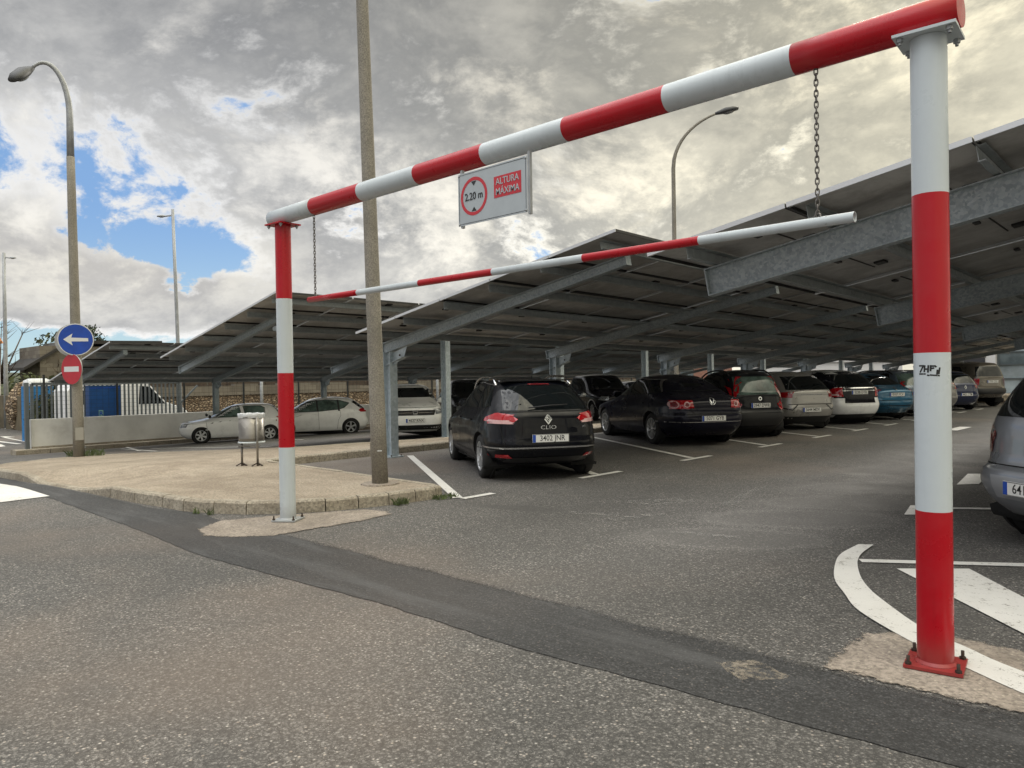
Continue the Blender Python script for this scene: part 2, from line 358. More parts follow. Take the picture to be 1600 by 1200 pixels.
# ------------------------------------------------------------------ mesh builder
ORG = {}
class MB:
    def __init__(s): s.v = []; s.f = []; s.mi = []; s.sm = []
    def add(s, vs, fs, mi=0, sm=False):
        b = len(s.v); s.v += [tuple(v) for v in vs]
        for f in fs: s.f.append(tuple(b+i for i in f)); s.mi.append(mi); s.sm.append(sm)
        return s
    def box(s, c, sz, rot=None, mi=0):
        vs = []
        for x in (-.5, .5):
            for y in (-.5, .5):
                for z in (-.5, .5):
                    p = Vector((x*sz[0], y*sz[1], z*sz[2]))
                    if rot is not None: p = rot @ p
                    vs.append(p+Vector(c))
        return s.add(vs, [(0, 1, 3, 2), (4, 6, 7, 5), (0, 4, 5, 1), (2, 3, 7, 6), (0, 2, 6, 4), (1, 5, 7, 3)], mi)
    def beam(s, p0, p1, w, h, up=(0, 0, 1), mi=0):
        p0, p1 = Vector(p0), Vector(p1); d_ = (p1-p0); L = d_.length; d_.normalize()
        sd = d_.cross(Vector(up)).normalized(); u_ = sd.cross(d_)
        rot = Matrix((d_, sd, u_)).transposed()
        return s.box((p0+p1)/2, (L, w, h), rot, mi)
    def sweep(s, pts, rad, n=12, mi=0, cap=True, sm=True):
        pts = [Vector(p) for p in pts]
        if not hasattr(rad, '__len__'): rad = [rad]*len(pts)
        vs = []; prev = None
        for i, p in enumerate(pts):
            t_ = (pts[min(i+1, len(pts)-1)]-pts[max(i-1, 0)]).normalized()
            if prev is None:
                a = t_.cross(Vector((0, 0, 1)))
                if a.length < .1: a = t_.cross(Vector((1, 0, 0)))
                a.normalize()
            else: a = (prev-t_*prev.dot(t_)).normalized()
            prev = a; b = t_.cross(a)
            for k in range(n):
                an = 2*math.pi*k/n; vs.append(p+(a*math.cos(an)+b*math.sin(an))*rad[i])
        fs = [(i*n+k, i*n+(k+1) % n, (i+1)*n+(k+1) % n, (i+1)*n+k) for i in range(len(pts)-1) for k in range(n)]
        s.add(vs, fs, mi, sm)
        if cap:
            b = len(s.v)-len(vs)
            s.f.append(tuple(b+k for k in range(n))[::-1]); s.mi.append(mi); s.sm.append(False)
            s.f.append(tuple(b+(len(pts)-1)*n+k for k in range(n))); s.mi.append(mi); s.sm.append(False)
        return s
    def lathe(s, prof, c, axis='z', n=32, mi=0, sm=True):
        vs = []
        for (r_, h) in prof:
            for k in range(n):
                an = 2*math.pi*k/n; a, b = r_*math.cos(an), r_*math.sin(an)
                vs.append(Vector(c)+Vector({'z': (a, b, h), 'y': (a, h, b), 'x': (h, a, b)}[axis]))
        fs = [(i*n+k, i*n+(k+1) % n, (i+1)*n+(k+1) % n, (i+1)*n+k) for i in range(len(prof)-1) for k in range(n)]
        return s.add(vs, fs, mi, sm)
    def prism(s, poly, ax, a, b, mi=0):
        def pt(p, h):
            return {'x': (h, p[0], p[1]), 'y': (p[0], h, p[1]), 'z': (p[0], p[1], h)}[ax]
        n = len(poly); vs = [pt(p, a) for p in poly]+[pt(p, b) for p in poly]
        return s.add(vs, [tuple(range(n))[::-1], tuple(range(n, 2*n))]+[(i, (i+1) % n, n+(i+1) % n, n+i) for i in range(n)], mi)
    def build(s, name, m, parent=None, recalc=True):
        org = Vector(ORG.get(parent.name, (0, 0, 0))) if parent else Vector((0, 0, 0))
        me = bpy.data.meshes.new(name); me.from_pydata([tuple(Vector(v)-org) for v in s.v], [], s.f)
        ms = m if isinstance(m, (list, tuple)) else [m]
        for q in ms: me.materials.append(q)
        me.polygons.foreach_set('material_index', s.mi); me.polygons.foreach_set('use_smooth', s.sm)
        if recalc:
            bm = bmesh.new(); bm.from_mesh(me); bmesh.ops.recalc_face_normals(bm, faces=bm.faces); bm.to_mesh(me); bm.free()
        me.update()
        return link(name, me, parent, org)
def link(name, me, parent=None, org=(0, 0, 0)):
    o = bpy.data.objects.new(name, me); COL.objects.link(o)
    if parent: o.parent = parent
    ORG[o.name] = tuple(org); return o
def tag(o, label=None, cat=None, group=None, kind=None):
    if label: o['label'] = label
    if cat: o['category'] = cat
    if group: o['group'] = group
    if kind: o['kind'] = kind
    return o
def thing(name, loc, label, cat, group=None, rz=0):
    o = bpy.data.objects.new(name, None); COL.objects.link(o); o.location = loc; o.rotation_euler.z = rz
    o.empty_display_size = .2
    ORG[o.name] = tuple(loc) if rz == 0 else (0, 0, 0)
    return tag(o, label, cat, group)
_fc = bpy.data.curves.new('tmp_text', 'FONT')
def text(name, s_, size, mtx, m, parent, ext=.001, bold=0., org=None, sx=1.):
    c = bpy.data.curves.new('lettering', 'FONT'); c.body = s_; c.size = size; c.extrude = ext; c.offset = bold
    c.align_x = 'CENTER'; c.align_y = 'CENTER'; c.resolution_u = 3
    o = bpy.data.objects.new('t', c); COL.objects.link(o); bpy.context.view_layer.update()
    me = bpy.data.meshes.new_from_object(o.evaluated_get(bpy.context.evaluated_depsgraph_get()))
    bpy.data.objects.remove(o); bpy.data.curves.remove(c)
    pm = Matrix.Translation(-Vector(ORG.get(parent.name, (0, 0, 0)))) if parent else Matrix()
    me.transform(pm @ mtx @ Matrix.Diagonal((sx, 1, 1, 1)))
    me.materials.clear(); me.materials.append(m)
    ob = link(name, me, parent, ORG.get(parent.name, (0, 0, 0)) if parent else (0, 0, 0)); return ob
def frame(o, xd, yd):                                  # matrix with x along xd, y along yd at origin o
    x_ = Vector(xd).normalized(); y_ = Vector(yd).normalized(); z_ = x_.cross(y_)
    return Matrix(((x_.x, y_.x, z_.x, o[0]), (x_.y, y_.y, z_.y, o[1]), (x_.z, y_.z, z_.z, o[2]), (0, 0, 0, 1)))

# ------------------------------------------------------------------ terrain
def zg(x):
    t_ = min(max(-x-12, 0), 18)
    if t_ < 1: t_ = t_*t_*.5
    else: t_ = t_-.5 if t_ < 17.5 else 17
    return -.052*t_
def drape(poly, dz, zf=None, cell=.6, holes=None):
    bm = bmesh.new(); vs = [bm.verts.new((x, y, 0)) for x, y in poly]; bm.faces.new(vs)
    xs = [p[0] for p in poly]; ys = [p[1] for p in poly]
    for ax, lo, hi in ((0, min(xs), max(xs)), (1, min(ys), max(ys))):
        k = math.floor(lo/cell)+1
        while k*cell < hi:
            co = [0, 0, 0]; no = [0, 0, 0]; co[ax] = k*cell; no[ax] = 1
            bmesh.ops.bisect_plane(bm, geom=bm.verts[:]+bm.edges[:]+bm.faces[:], plane_co=co, plane_no=no); k += 1
    bmesh.ops.triangulate(bm, faces=bm.faces[:])
    for v in bm.verts: v.co.z = (zf(v.co.x, v.co.y) if zf else zg(v.co.x))+dz
    bmesh.ops.recalc_face_normals(bm, faces=bm.faces)
    if bm.faces and sum(f.normal.z for f in bm.faces) < 0:
        for f in bm.faces: f.normal_flip()
    return bm
def patch(poly, dz, name, m):
    bm = drape(poly, dz, cell=.07)
    me = bpy.data.meshes.new(name); bm.to_mesh(me); bm.free(); me.materials.append(m)
    at_ = me.attributes.new('edge', 'FLOAT', 'POINT'); n = len(poly)
    P = np.array(poly); Q = np.roll(P, -1, 0); D = Q-P; LL = (D**2).sum(1)
    val = []
    for v in me.vertices:
        p = np.array((v.co.x, v.co.y)); t_ = np.clip(((p-P)*D).sum(1)/LL, 0, 1); val.append(float(np.sqrt((((P+D*t_[:, None])-p)**2).sum(1)).min()))
    at_.data.foreach_set('value', val)
    return tag(link(name, me), kind='structure')
def bm_obj(bm, name, m, parent=None):
    me = bpy.data.meshes.new(name); bm.to_mesh(me); bm.free(); me.materials.append(m)
    return link(name, me, parent)
def rough_poly(poly, amp, step=.12):
    out = []
    for i, p in enumerate(poly):
        q = poly[(i+1) % len(poly)]; L = math.dist(p, q); n = max(1, int(L/step))
        for k in range(n):
            t_ = k/n; out.append((p[0]+(q[0]-p[0])*t_+random.uniform(-amp, amp), p[1]+(q[1]-p[1])*t_+random.uniform(-amp, amp)))
    return out

xs = sorted(set([-400, -200, -120, -80, -60, -50, -40, -36, -33]+[round(-31+.5*k, 2) for k in range(43)]+[-9, -6, -3, 0, 4, 10, 25, 60, 150, 400]))
ys = [-150, -40, -10, -2, 0, 2, 4, 7, 10, 15, 20, 30, 45, 70, 120, 250, 500]
g = MB(); g.add([(x, y, zg(x)) for x in xs for y in ys], [(i*len(ys)+j, (i+1)*len(ys)+j, (i+1)*len(ys)+j+1, i*len(ys)+j+1) for i in range(len(xs)-1) for j in range(len(ys)-1)], sm=True)
ground = tag(g.build('ground', M_ASPH), kind='structure')

# dark trench reinstatement running across the entrance
up = [(-.2, 3.80), (-1.4, 3.80), (-2.65, 3.82), (-4.0, 3.82), (-4.7, 3.82), (-6.0, 3.80), (-6.6, 3.55), (-7.5, 3.60), (-8.2, 3.66), (-9.0, 3.46), (-11, 3.36), (-13, 3.22), (-16, 3.5), (-22, 4.2)]
lo = [(-22, 3.5), (-16, 2.95), (-12.8, 2.92), (-10.7, 2.93), (-8.0, 2.86), (-6.2, 2.76), (-5, 2.84), (-3.9, 2.92), (-2.8, 2.91), (-1.6, 3.0), (-.2, 3.1)]
tag(bm_obj(drape(rough_poly(up+lo, .008, .11), .004), 'road_trench_strip', M_TRENCH), kind='structure')
pl = [(-7.32, 3.22), (-6.95, 3.10), (-6.70, 3.22), (-6.40, 3.54), (-6.40, 4.0), (-6.37, 4.49), (-6.44, 4.95), (-6.66, 5.05), (-6.95, 4.95), (-7.09, 4.7), (-7.40, 4.1), (-7.60, 3.6)]
patch(pl, .007, 'concrete_patch', M_CPATCH)
pr = [(-1.46, 3.66), (-1.47, 4.0), (-1.46, 4.33), (-1.22, 4.58), (-.75, 4.56), (0.4, 4.6), (.4, 3.72), (-.62, 3.70), (-1.0, 3.66)]
patch(pr, .007, 'concrete_patch', M_CPATCH)
pc = [(-1.87, 3.39), (-1.66, 3.29), (-1.49, 3.40), (-1.55, 3.50), (-1.71, 3.55)]
tag(bm_obj(drape(rough_poly(pc, .02, .05), .006), 'concrete_patch', M_SPILL), kind='structure')
for nm, ax_, ay_, bx_, by_ in ():
    pass

# ---- painted markings
marks = MB()
def mark(poly, m=None, name='road_marking', dz=.010):
    dz = {.012: .010, .014: .012, .016: .014}.get(dz, dz)*.55+.003
    bm = drape(poly, dz)
    return tag(bm_obj(bm, name, m or M_PAINT), kind='structure')
def strip(p, q, w):
    d_ = Vector((q[0]-p[0], q[1]-p[1])); n_ = Vector((-d_.y, d_.x)).normalized()*w/2
    return [(p[0]+n_.x, p[1]+n_.y), (q[0]+n_.x, q[1]+n_.y), (q[0]-n_.x, q[1]-n_.y), (p[0]-n_.x, p[1]-n_.y)]
TY = [6.14, 8.86, 11.6, 14.5, 17.15, 19.6, 22.0, 24.4, 26.9, 29.6, 32.2]
for k, y in enumerate(TY):
    mark(strip((-6.62, y-.48 if k else y-.02), (-6.62, y+.5), .11), M_WPAINT)
    mark(strip((-6.70, y-.02), (-11.15, y+2.85), .12), M_WPAINT, dz=.014)
hk_o = [(-2.22, 6.50), (-2.21, 6.1), (-2.14, 5.78), (-1.98, 5.32), (-1.80, 5.0), (-1.59, 4.67), (-1.17, 4.28), (-.91, 4.10), (-.65, 3.93), (-.1, 3.62)]
hk_i = [(.1, 3.86), (-.70, 4.22), (-.98, 4.41), (-1.24, 4.60), (-1.56, 4.99), (-1.72, 5.22), (-1.85, 5.46), (-1.97, 5.75), (-2.04, 5.96), (-2.09, 6.2), (-2.12, 6.56)]
def smooth2(P, seg=5):
    P = np.array(P); Q = [2*P[0]-P[1]]+list(P)+[2*P[-1]-P[-2]]; out = []
    for i in range(len(P)-1):
        a, b, c_, d_ = Q[i:i+4]
        for k in range(seg): t_ = k/seg; out.append(tuple(.5*((2*b)+(c_-a)*t_+(2*a-5*b+4*c_-d_)*t_*t_+(3*b-a-3*c_+d_)*t_**3)))
    return out+[tuple(P[-1])]
mark(smooth2(hk_o)+smooth2(hk_i), M_WPAINT, dz=.016)
mark([(-1.74, 5.87), (-1.35, 6.19), (-.93, 5.62), (-.2, 5.05), (.3, 4.4), (-.25, 4.42), (-.80, 4.84)], M_WPAINT)
H2 = Vector((.839, .545))
for a, b in [((-2.02, 5.95), (-1.0, 6.61)), ((-1.96, 8.12), (-1.0, 8.6)), ((-2.11, 8.80), (1.2, 10.96)), ((-2.3, 11.4), (1.2, 13.6)), ((-2.3, 14.1), (1.2, 16.3)), ((-2.3, 16.8), (1.2, 19)), ((-2.3, 19.5), (1.2, 21.7)), ((-2.3, 22.2), (1.2, 24.4)), ((-1.0, 6.61), (1.2, 8.04))]:
    mark(strip(a, b, .10 if a[1] < 8 or a[1] > 8.5 else .05), M_WPAINT if a[1] != 8.12 else M_FAINT)
mark([(-2.34, 8.15), (-2.45, 8.75), (-2.36, 8.80), (-2.20, 8.24)], M_WPAINT)
mark([(-2.46, 10.7), (-2.60, 11.9), (-2.38, 12.1), (-2.26, 10.9)], M_WPAINT)
mark([(-4.95, 20.5), (-4.95, 21.9), (-4.68, 21.9), (-4.68, 20.5)], M_WPAINT)
# faded turning arrow in the aisle
for q_ in ([(-5.10, 7.05), (-4.60, 7.75), (-4.35, 7.60), (-4.55, 7.05)], [(-4.05, 7.55), (-4.35, 9.1), (-4.22, 9.12), (-3.88, 7.60)], [(-3.75, 6.05), (-3.05, 6.20), (-3.1, 6.05), (-3.7, 5.95)], [(-5.1, 6.25), (-4.55, 6.45), (-4.5, 6.32), (-5.0, 6.15)], [(-4.55, 6.15), (-4.30, 6.75), (-4.18, 6.7), (-4.4, 6.1)]): mark(q_, M_FAINT)
mark([(-18, 3.05), (-13.76, 2.98), (-11.03, 2.97), (-10.95, 2.41), (-11.9, 2.28), (-18, 2.1)], M_WPAINT)
mark(strip((-24, 8.9), (-30, 10.6), .12), M_WPAINT); mark(strip((-19, 10.5), (-25.5, 9.8), .1), M_WPAINT)
mark(strip((-29.5, 6.2), (-24.6, 4.9), .12), M_WPAINT)
for a, b, w in [((-36, 6.5), (-33, 6.9), .25), ((-38, 8.2), (-35, 8.4), .2), ((-44, 8.5), (-40, 9.3), .3), ((-52, 9.5), (-36, 8.9), .1), ((-60, 9.), (-33, 6.5), .08)]:
    mark(strip(a, b, w), M_WPAINT)
mark([(-33.2, 6.6), (-37.5, 7.0), (-35.5, 7.9), (-34.2, 7.75)], M_WPAINT)
for k in range(4): mark(strip((-22.5, 8.8+4.8*k), (-27.5, 9.6+4.8*k), .1), M_WPAINT)

# ---- kerbed island with a sloping dropped kerb
front = [(-17.75, 3.72), (-16.35, 3.48), (-14.5, 3.34), (-12.7, 3.27), (-10.97, 3.40), (-9.6, 3.48), (-8.97, 3.56), (-8.5, 3.60), (-8.07, 3.75), (-7.72, 3.95), (-7.40, 4.27), (-7.18, 4.6), (-7.06, 4.95), (-6.96, 5.3), (-6.91, 5.65), (-6.89, 5.95), (-6.95, 6.10), (-7.15, 6.18)]
back = [(-8.6, 6.24), (-10.5, 6.32), (-11.35, 6.34), (-11.62, 6.45), (-11.72, 6.8), (-11.72, 10.4), (-11.72, 30), (-11.72, 47)]
far = [(-12.95, 47), (-12.95, 16), (-12.98, 11.6), (-13.35, 10.9), (-14.0, 10.0), (-14.7, 8.75), (-15.6, 8.2), (-17.27, 7.55), (-18.7, 6.9), (-19.55, 6.3), (-19.7, 5.7), (-19.45, 5.05), (-18.7, 4.2)]
isl = front+back+far
def ih(x, y):
    d_ = max(abs(x+12.0)-.75, 0)/.9; e_ = max(y-3.9, 0)/.7
    return zg(x)+.135-.115*max(0, 1-min(1, d_))*max(0, 1-min(1, e_))
KW = .13
def inset(poly, w):
    n = len(poly); out = []
    for i in range(n):
        a, b, c = Vector(poly[i-1]), Vector(poly[i]), Vector(poly[(i+1) % n])
        d1 = (b-a).normalized(); d2 = (c-b).normalized(); n1 = Vector((-d1.y, d1.x)); n2 = Vector((-d2.y, d2.x))
        m_ = (n1+n2); m_ = m_/max(.4, m_.length_squared)*2
        out.append(tuple(b+m_*w))
    return out
ins = inset(isl, KW)
tag(bm_obj(drape(inset(isl, KW-.01), -.006, ih), 'pavement', M_SAND), kind='structure')
# kerb: individual stones in one structure, chamfered, with joints
kb = MB(); n = len(isl); acc = 0
for i in range(n):
    p, q = Vector(isl[i]), Vector(isl[(i+1) % n]); pi_, qi = Vector(ins[i]), Vector(ins[(i+1) % n]); L = (q-p).length
    ns = max(1, round(L/.62)); gap = .006/L*ns
    for k in range(ns):
        t0, t1 = k/ns+.006/L, (k+1)/ns-.006/L
        jz = random.uniform(-.004, .004)
        ring_ = []
        for t_ in (t0, t1):
            o_ = p.lerp(q, t_); i_ = pi_.lerp(qi, t_); zt = ih(*o_)+jz; zb = zg(o_.x)-.05
            nin = (i_-o_).normalized()
            c1 = o_+nin*.012; c2 = o_+nin*.035
            ring_.append([(o_.x, o_.y, zb), (c1.x, c1.y, zt-.022), (c2.x, c2.y, zt), (i_.x, i_.y, zt), (i_.x, i_.y, zb)])
        a, b = ring_
        kb.add(a+b, [(0, 5, 6, 1), (1, 6, 7, 2), (2, 7, 8, 3), (3, 8, 9, 4), (0, 1, 2, 3, 4), (9, 8, 7, 6, 5)])
tag(kb.build('kerb', M_KERB), kind='structure')
# far kerbs: under the white wall and round the far aisle end
kb2 = MB()
for a, b in [((-29.2, 6.9), (-29.2, 13)), ((-29.2, 13), (-29.2, 47))]:
    p, q = Vector(a), Vector(b); nk = int((q-p).length/.9)
    for k in range(nk):
        s_, e_ = p.lerp(q, k/nk+.0005), p.lerp(q, (k+1)/nk-.0005)
        kb2.box(((s_.x+e_.x)/2-.35, (s_.y+e_.y)/2, zg(s_.x)+.02), (.7, abs(e_.y-s_.y)-.012, .26))
tag(kb2.build('kerb', M_KERB), kind='structure')
pv_ = MB(); pv_.prism([(-4.5, 36.8), (20, 36.8), (20, 49.8), (-9.5, 49.8), (-9.5, 39.5)], 'z', -.05, .14)
tag(pv_.build('pavement', M_SAND), kind='structure')
tag(mark(strip((-6.5, 36.2), (-2.5, 36.0), .5), M_WPAINT), kind='structure')
# grass tufts along the kerb
def tufts(name, pts, n_, h, spread, col, label, cat='weeds'):
    t_ = MB()
    for (x, y) in pts:
        for k in range(n_):
            a = random.uniform(0, 6.28); r_ = spread*random.random()**.7; bx, by = x+r_*math.cos(a), y+r_*math.sin(a)*.6
            hh = h*random.uniform(.35, 1.1); b = random.uniform(0, 6.28); w = .004+.004*random.random(); ln = hh*random.uniform(.2, .9)
            z0 = ground_z(bx, by)
            t_.add([(bx-w*math.sin(b), by+w*math.cos(b), z0), (bx+w*math.sin(b), by-w*math.cos(b), z0), (bx+ln*.45*math.cos(b), by+ln*.45*math.sin(b), z0+hh*.7), (bx+ln*math.cos(b), by+ln*math.sin(b), z0+hh)], [(0, 1, 2), (1, 3, 2)])
    o = t_.build(name, col, recalc=False); return tag(o, label, cat, kind='stuff')
def ground_z(x, y): return zg(x)+.006
M_GRASS = mat('weed_green', (.075, .10, .035), .8, var=.4, vscale=9)
tufts('weeds', [(-6.86, 5.35), (-6.88, 5.45)], 46, .09, .07, M_GRASS, 'small yellow green weeds at the kerb right of the left post')
tufts('weeds', [(-6.80, 6.0), (-6.83, 6.15), (-6.82, 5.9)], 60, .06, .10, M_GRASS, 'low weeds at the rounded tip of the island kerb')
tufts('weeds', [(-8.0, 3.68), (-8.2, 3.62)], 26, .07, .06, M_GRASS, 'thin weeds on the left of the barrier post along the kerb')
def ground_z(x, y): return ih(x, y)
tufts('weeds', [(-19.1, 5.95), (-18.9, 6.1), (-19.5, 5.75)], 60, .16, .22, M_GRASS, 'straggly weeds at the foot of the signposted lamp post')
def ground_z(x, y): return zg(x)

# ------------------------------------------------------------------ height barrier
BY = 4.05; XL, XR = -7.02, -1.03
hb = thing('height_barrier', (XL, BY, 0), 'red and white striped steel portal spanning the car park entrance', 'height barrier')
def post(x, top_white, org_label):
    b = MB(); n_ = 48; rad = .08; zs = [.012, .76, 1.52, 2.28, 3.03]
    for i in range(4):
        red = (i % 2 == 0) if top_white else (i % 2 == 1)
        zs_ = np.linspace(zs[i], zs[i+1], 5)
        b.lathe([(rad, z) for z in zs_], (x, BY, 0), n=n_, mi=0 if red else 1)
    o = b.build('post', [M_RED, M_WHITE], hb)
    rot = Matrix.Rotation(R(8 if top_white else 35), 3, 'Z')
    pb = MB(); pb.box((x, BY, .014+.004), (.25, .25, .014), rot)
    bp = pb.build('base_plate', M_RED if top_white else M_WHITE, o)
    w = MB()
    w.lathe([(rad+.012, .026), (rad+.001, .040)], (x, BY, 0), n=32)
    w.build('weld_collar', M_RED if top_white else M_WHITE, o)
    for sx in (-1, 1):
        for sy in (-1, 1):
            q = Vector((x, BY, 0))+rot @ Vector((sx*.105, sy*.105, 0))
            bb = MB(); bb.lathe([(.0, .026), (.015, .026), (.015, .037), (0, .037)], (q.x, q.y, 0), n=6, sm=False); bb.lathe([(.008, .036), (.008, .066), (0, .067)], (q.x, q.y, 0), n=10)
            bb.build('bolt', M_BOLT, o)
    cp = MB(); rot2 = Matrix.Rotation(R(4), 3, 'Z')
    cp.box((x, BY, 3.038), (.27, .25, .014), rot2); cpo = cp.build('cap_plate', M_WHITE if top_white else M_RED, o)
    for sx in (-1, 1):
        for sy in (-1, 1):
            q = Vector((x, BY, 0))+rot2 @ Vector((sx*.105, sy*.095, 0))
            bb = MB(); bb.lathe([(.0, 3.012), (.016, 3.012), (.016, 3.031)], (q.x, q.y, 0), n=6, sm=False); bb.lathe([(.008, 2.998), (.008, 3.012)], (q.x, q.y, 0), n=8)
            bb.build('bolt', M_STEELP, o)
    return o
post(XL, False, 'left'); pR = post(XR, True, 'right')
b = MB(); xb = [-7.21+.79*i for i in range(9)]
for i in range(8):
    b.sweep([(x, BY, 3.128) for x in np.linspace(xb[i], xb[i+1], 4)], .083, 48, mi=1 if i % 2 == 0 else 0, cap=(i in (0, 7)))
b.box((XL, BY, 3.055), (.14, .10, .03), mi=1); b.box((XR, BY, 3.055), (.14, .10, .03), mi=0)
cb_ = b.build('crossbeam', [M_RED, M_WHITE], hb)
# ---- black sticker lettering on the right post (a struck-through tag)
def on_post(pts2, name_mb, r_=.0806):
    ang0 = math.atan2(-BY, -XR)-.10           # faces the road
    vs = []
    for s_, z in pts2:
        a = ang0+s_/r_; vs.append((XR+r_*math.cos(a), BY+r_*math.sin(a), z))
    name_mb.add(vs, [tuple(range(len(vs)))])
stk = MB(); zc = 1.44
def stroke(pts, w=.008):
    for a, b_ in zip(pts[:-1], pts[1:]):
        d_ = Vector(b_)-Vector(a); n_ = Vector((-d_.y, d_.x)).normalized()*w/2; e_ = d_.normalized()*w*.35
        m_ = 3
        for k in range(m_):
            p = Vector(a)-e_+(d_+2*e_)*(k/m_); q = Vector(a)-e_+(d_+2*e_)*((k+1)/m_)
            on_post([(p.x+n_.x, zc+p.y+n_.y), (q.x+n_.x, zc+q.y+n_.y), (q.x-n_.x, zc+q.y-n_.y), (p.x-n_.x, zc+p.y-n_.y)], stk)
stroke([(-.050, .018), (-.030, .018), (-.046, -.012)]); stroke([(-.024, .018), (-.026, -.010)]); stroke([(-.008, .018), (-.010, -.012)]); stroke([(-.026, .002), (-.008, .002)])
stroke([(.002, .018), (.001, -.006)]); stroke([(.002, .016), (.016, .016)]); stroke([(.002, .004), (.014, .006)]); stroke([(.020, .016), (.024, .012)])
stroke([(.030, -.004), (.028, -.022)]); stroke([(.030, -.006), (.036, -.020)]); stroke([(.036, -.020), (.040, .006)])
for x_ in (-.050, -.040, -.028): stroke([(x_, -.021), (x_+.006, -.021)], .007)
for x_ in (-.012, .0, .010, .020, .032): stroke([(x_, -.026-.1*abs(x_)), (x_+.006, -.027-.1*abs(x_))], .007)
sk_ = stk.build('sticker_lettering', M_PTXT, pR)
# ---- hanging bar
xb2 = [-6.55, -5.73, -4.86, -4.0, -3.14, -2.27, -1.38]
b = MB()
for i in range(6):
    b.sweep([(x, BY, 2.232) for x in np.linspace(xb2[i], xb2[i+1], 3)], .0275, 24, mi=(0, 1, 0, 1, 0, 1)[i], cap=(i == 0))
b.lathe([(.0275, 0), (.022, 0), (.022, -.15)], (xb2[-1], BY, 2.232), axis='x', n=24, mi=1); b.box((xb2[-1]-.14, BY, 2.232), (.01, .04, .04), mi=2)
bar = b.build('swing_bar', [M_RED, M_WHITE, M_UNDER])
tag(bar, 'thin red and white bar hanging on two chains below the portal beam', 'bar')
def chain(x, label, topz=3.045, botz=2.262):
    t_ = thing('chain', (x, BY, topz), label, 'chain', 'chains carrying the hanging bar')
    nl = 27; step = (topz-botz)/nl
    for k in range(nl):
        zc_ = topz-step*(k+.5); L = step*1.38; w = .019; r_ = .0038
        pts = []
        for j in range(13):
            a = 2*math.pi*j/12; px = math.cos(a)*w/2; pz = math.sin(a)*L/2
            sx = (1 if abs(px) > 1e-6 else 0); pts.append((px*1.0, math.copysign(abs(math.sin(a))**.7, math.sin(a))*L/2))
        m_ = MB(); yaw = (k % 2)*math.pi/2+.5+.1*math.sin(k*1.7)
        m_.sweep([(x+a*math.cos(yaw), BY+a*math.sin(yaw), zc_+b_) for a, b_ in pts], r_, 6, cap=False)
        m_.build('chain_link', M_CHAIN, t_)
    e = MB(); e.lathe([(.0, topz-.004), (.008, topz-.004), (.008, topz+.02)], (x, BY, 0), n=8); e.build('eye_bolt', M_CHAIN, t_)
    s_ = MB(); s_.sweep([(x+.016*math.cos(a), BY, botz-.004+.022*math.sin(a)) for a in np.linspace(-.4, math.pi+.4, 9)], .0055, 6); s_.build('shackle', M_CHAIN, t_)
chain(-6.435, 'slim chain holding the left end of the striped bar'); chain(-1.57, 'slim chain holding the white right end of the striped bar')
# ---- 2.20 m sign
sg = thing('height_limit_sign', (-3.9, BY-.095, 2.79), 'white rectangular sign reading 2.20 m and ALTURA MÁXIMA below the portal beam', 'sign')
SY = BY-.10; sx0, sx1, sz0, sz1 = -4.26, -3.55, 2.595, 2.99
M_SIGN = mat('sign_white', (.40, .44, .47), .35, var=.04); M_SRED = mat('sign_red', (.50, .03, .045), .4); M_SBLK = mat('sign_black', (.02, .022, .025), .5)
b = MB(); b.box(((sx0+sx1)/2, SY, (sz0+sz1)/2), (sx1-sx0, .004, sz1-sz0)); pnl = b.build('sign_plate', M_SIGN, sg)
b = MB()
for (a, c_, w, h) in [((sx0+sx1)/2, sz0+.012, sx1-sx0-.02, .003), ((sx0+sx1)/2, sz1-.012, sx1-sx0-.02, .003)]: b.box((a, SY-.003, c_), (w, .001, h))
for x in (sx0+.012, sx1-.012): b.box((x, SY-.003, (sz0+sz1)/2), (.003, .001, sz1-sz0-.027))
b.build('border_line', M_SBLK, pnl)
b = MB(); c0 = (-4.088, 2.80); ro, ri = .143, .118
nn = 48; vs = []
for r_ in (ro, ri): vs += [(c0[0]+r_*math.cos(2*math.pi*k/nn), SY-.0035, c0[1]+r_*math.sin(2*math.pi*k/nn)) for k in range(nn)]
b.add(vs, [(k, (k+1) % nn, nn+(k+1) % nn, nn+k) for k in range(nn)]); b.build('red_ring', M_SRED, pnl)
b = MB(); b.add([(c0[0]-.028, SY-.0035, c0[1]+.112), (c0[0]+.028, SY-.0035, c0[1]+.112), (c0[0], SY-.0035, c0[1]+.078)], [(0, 1, 2)])
b.add([(c0[0]-.028, SY-.0035, c0[1]-.112), (c0[0]+.028, SY-.0035, c0[1]-.112), (c0[0], SY-.0035, c0[1]-.078)], [(0, 1, 2)]); b.build('arrowhead', M_SBLK, pnl)
b = MB(); rx0, rx1, rz0, rz1 = -3.875, -3.605, 2.745, 2.90; b.box(((rx0+rx1)/2, SY-.0032, (rz0+rz1)/2), (rx1-rx0, .001, rz1-rz0)); b.build('red_panel', M_SRED, pnl)
text('lettering', '2.20 m', .080, frame((c0[0], SY-.0045, c0[1]), (1, 0, 0), (0, 0, 1)), M_SBLK, pnl, bold=.0004, sx=.88)
text('lettering', 'ALTURA', .068, frame(((rx0+rx1)/2, SY-.0055, 2.858), (1, 0, 0), (0, 0, 1)), M_SIGN, pnl, bold=.0006, sx=.90)
text('lettering', 'MÁXIMA', .068, frame(((rx0+rx1)/2, SY-.0055, 2.785), (1, 0, 0), (0, 0, 1)), M_SIGN, pnl, bold=.0006, sx=.90)
for x in (sx0+.012, sx1-.012):
    for z in (sz0+.014, sz1-.014): bb = MB(); bb.lathe([(0, -.008), (.009, -.006), (.009, 0)], (x, SY, z), axis='y', n=8); bb.build('bolt', M_STEELP, pnl)
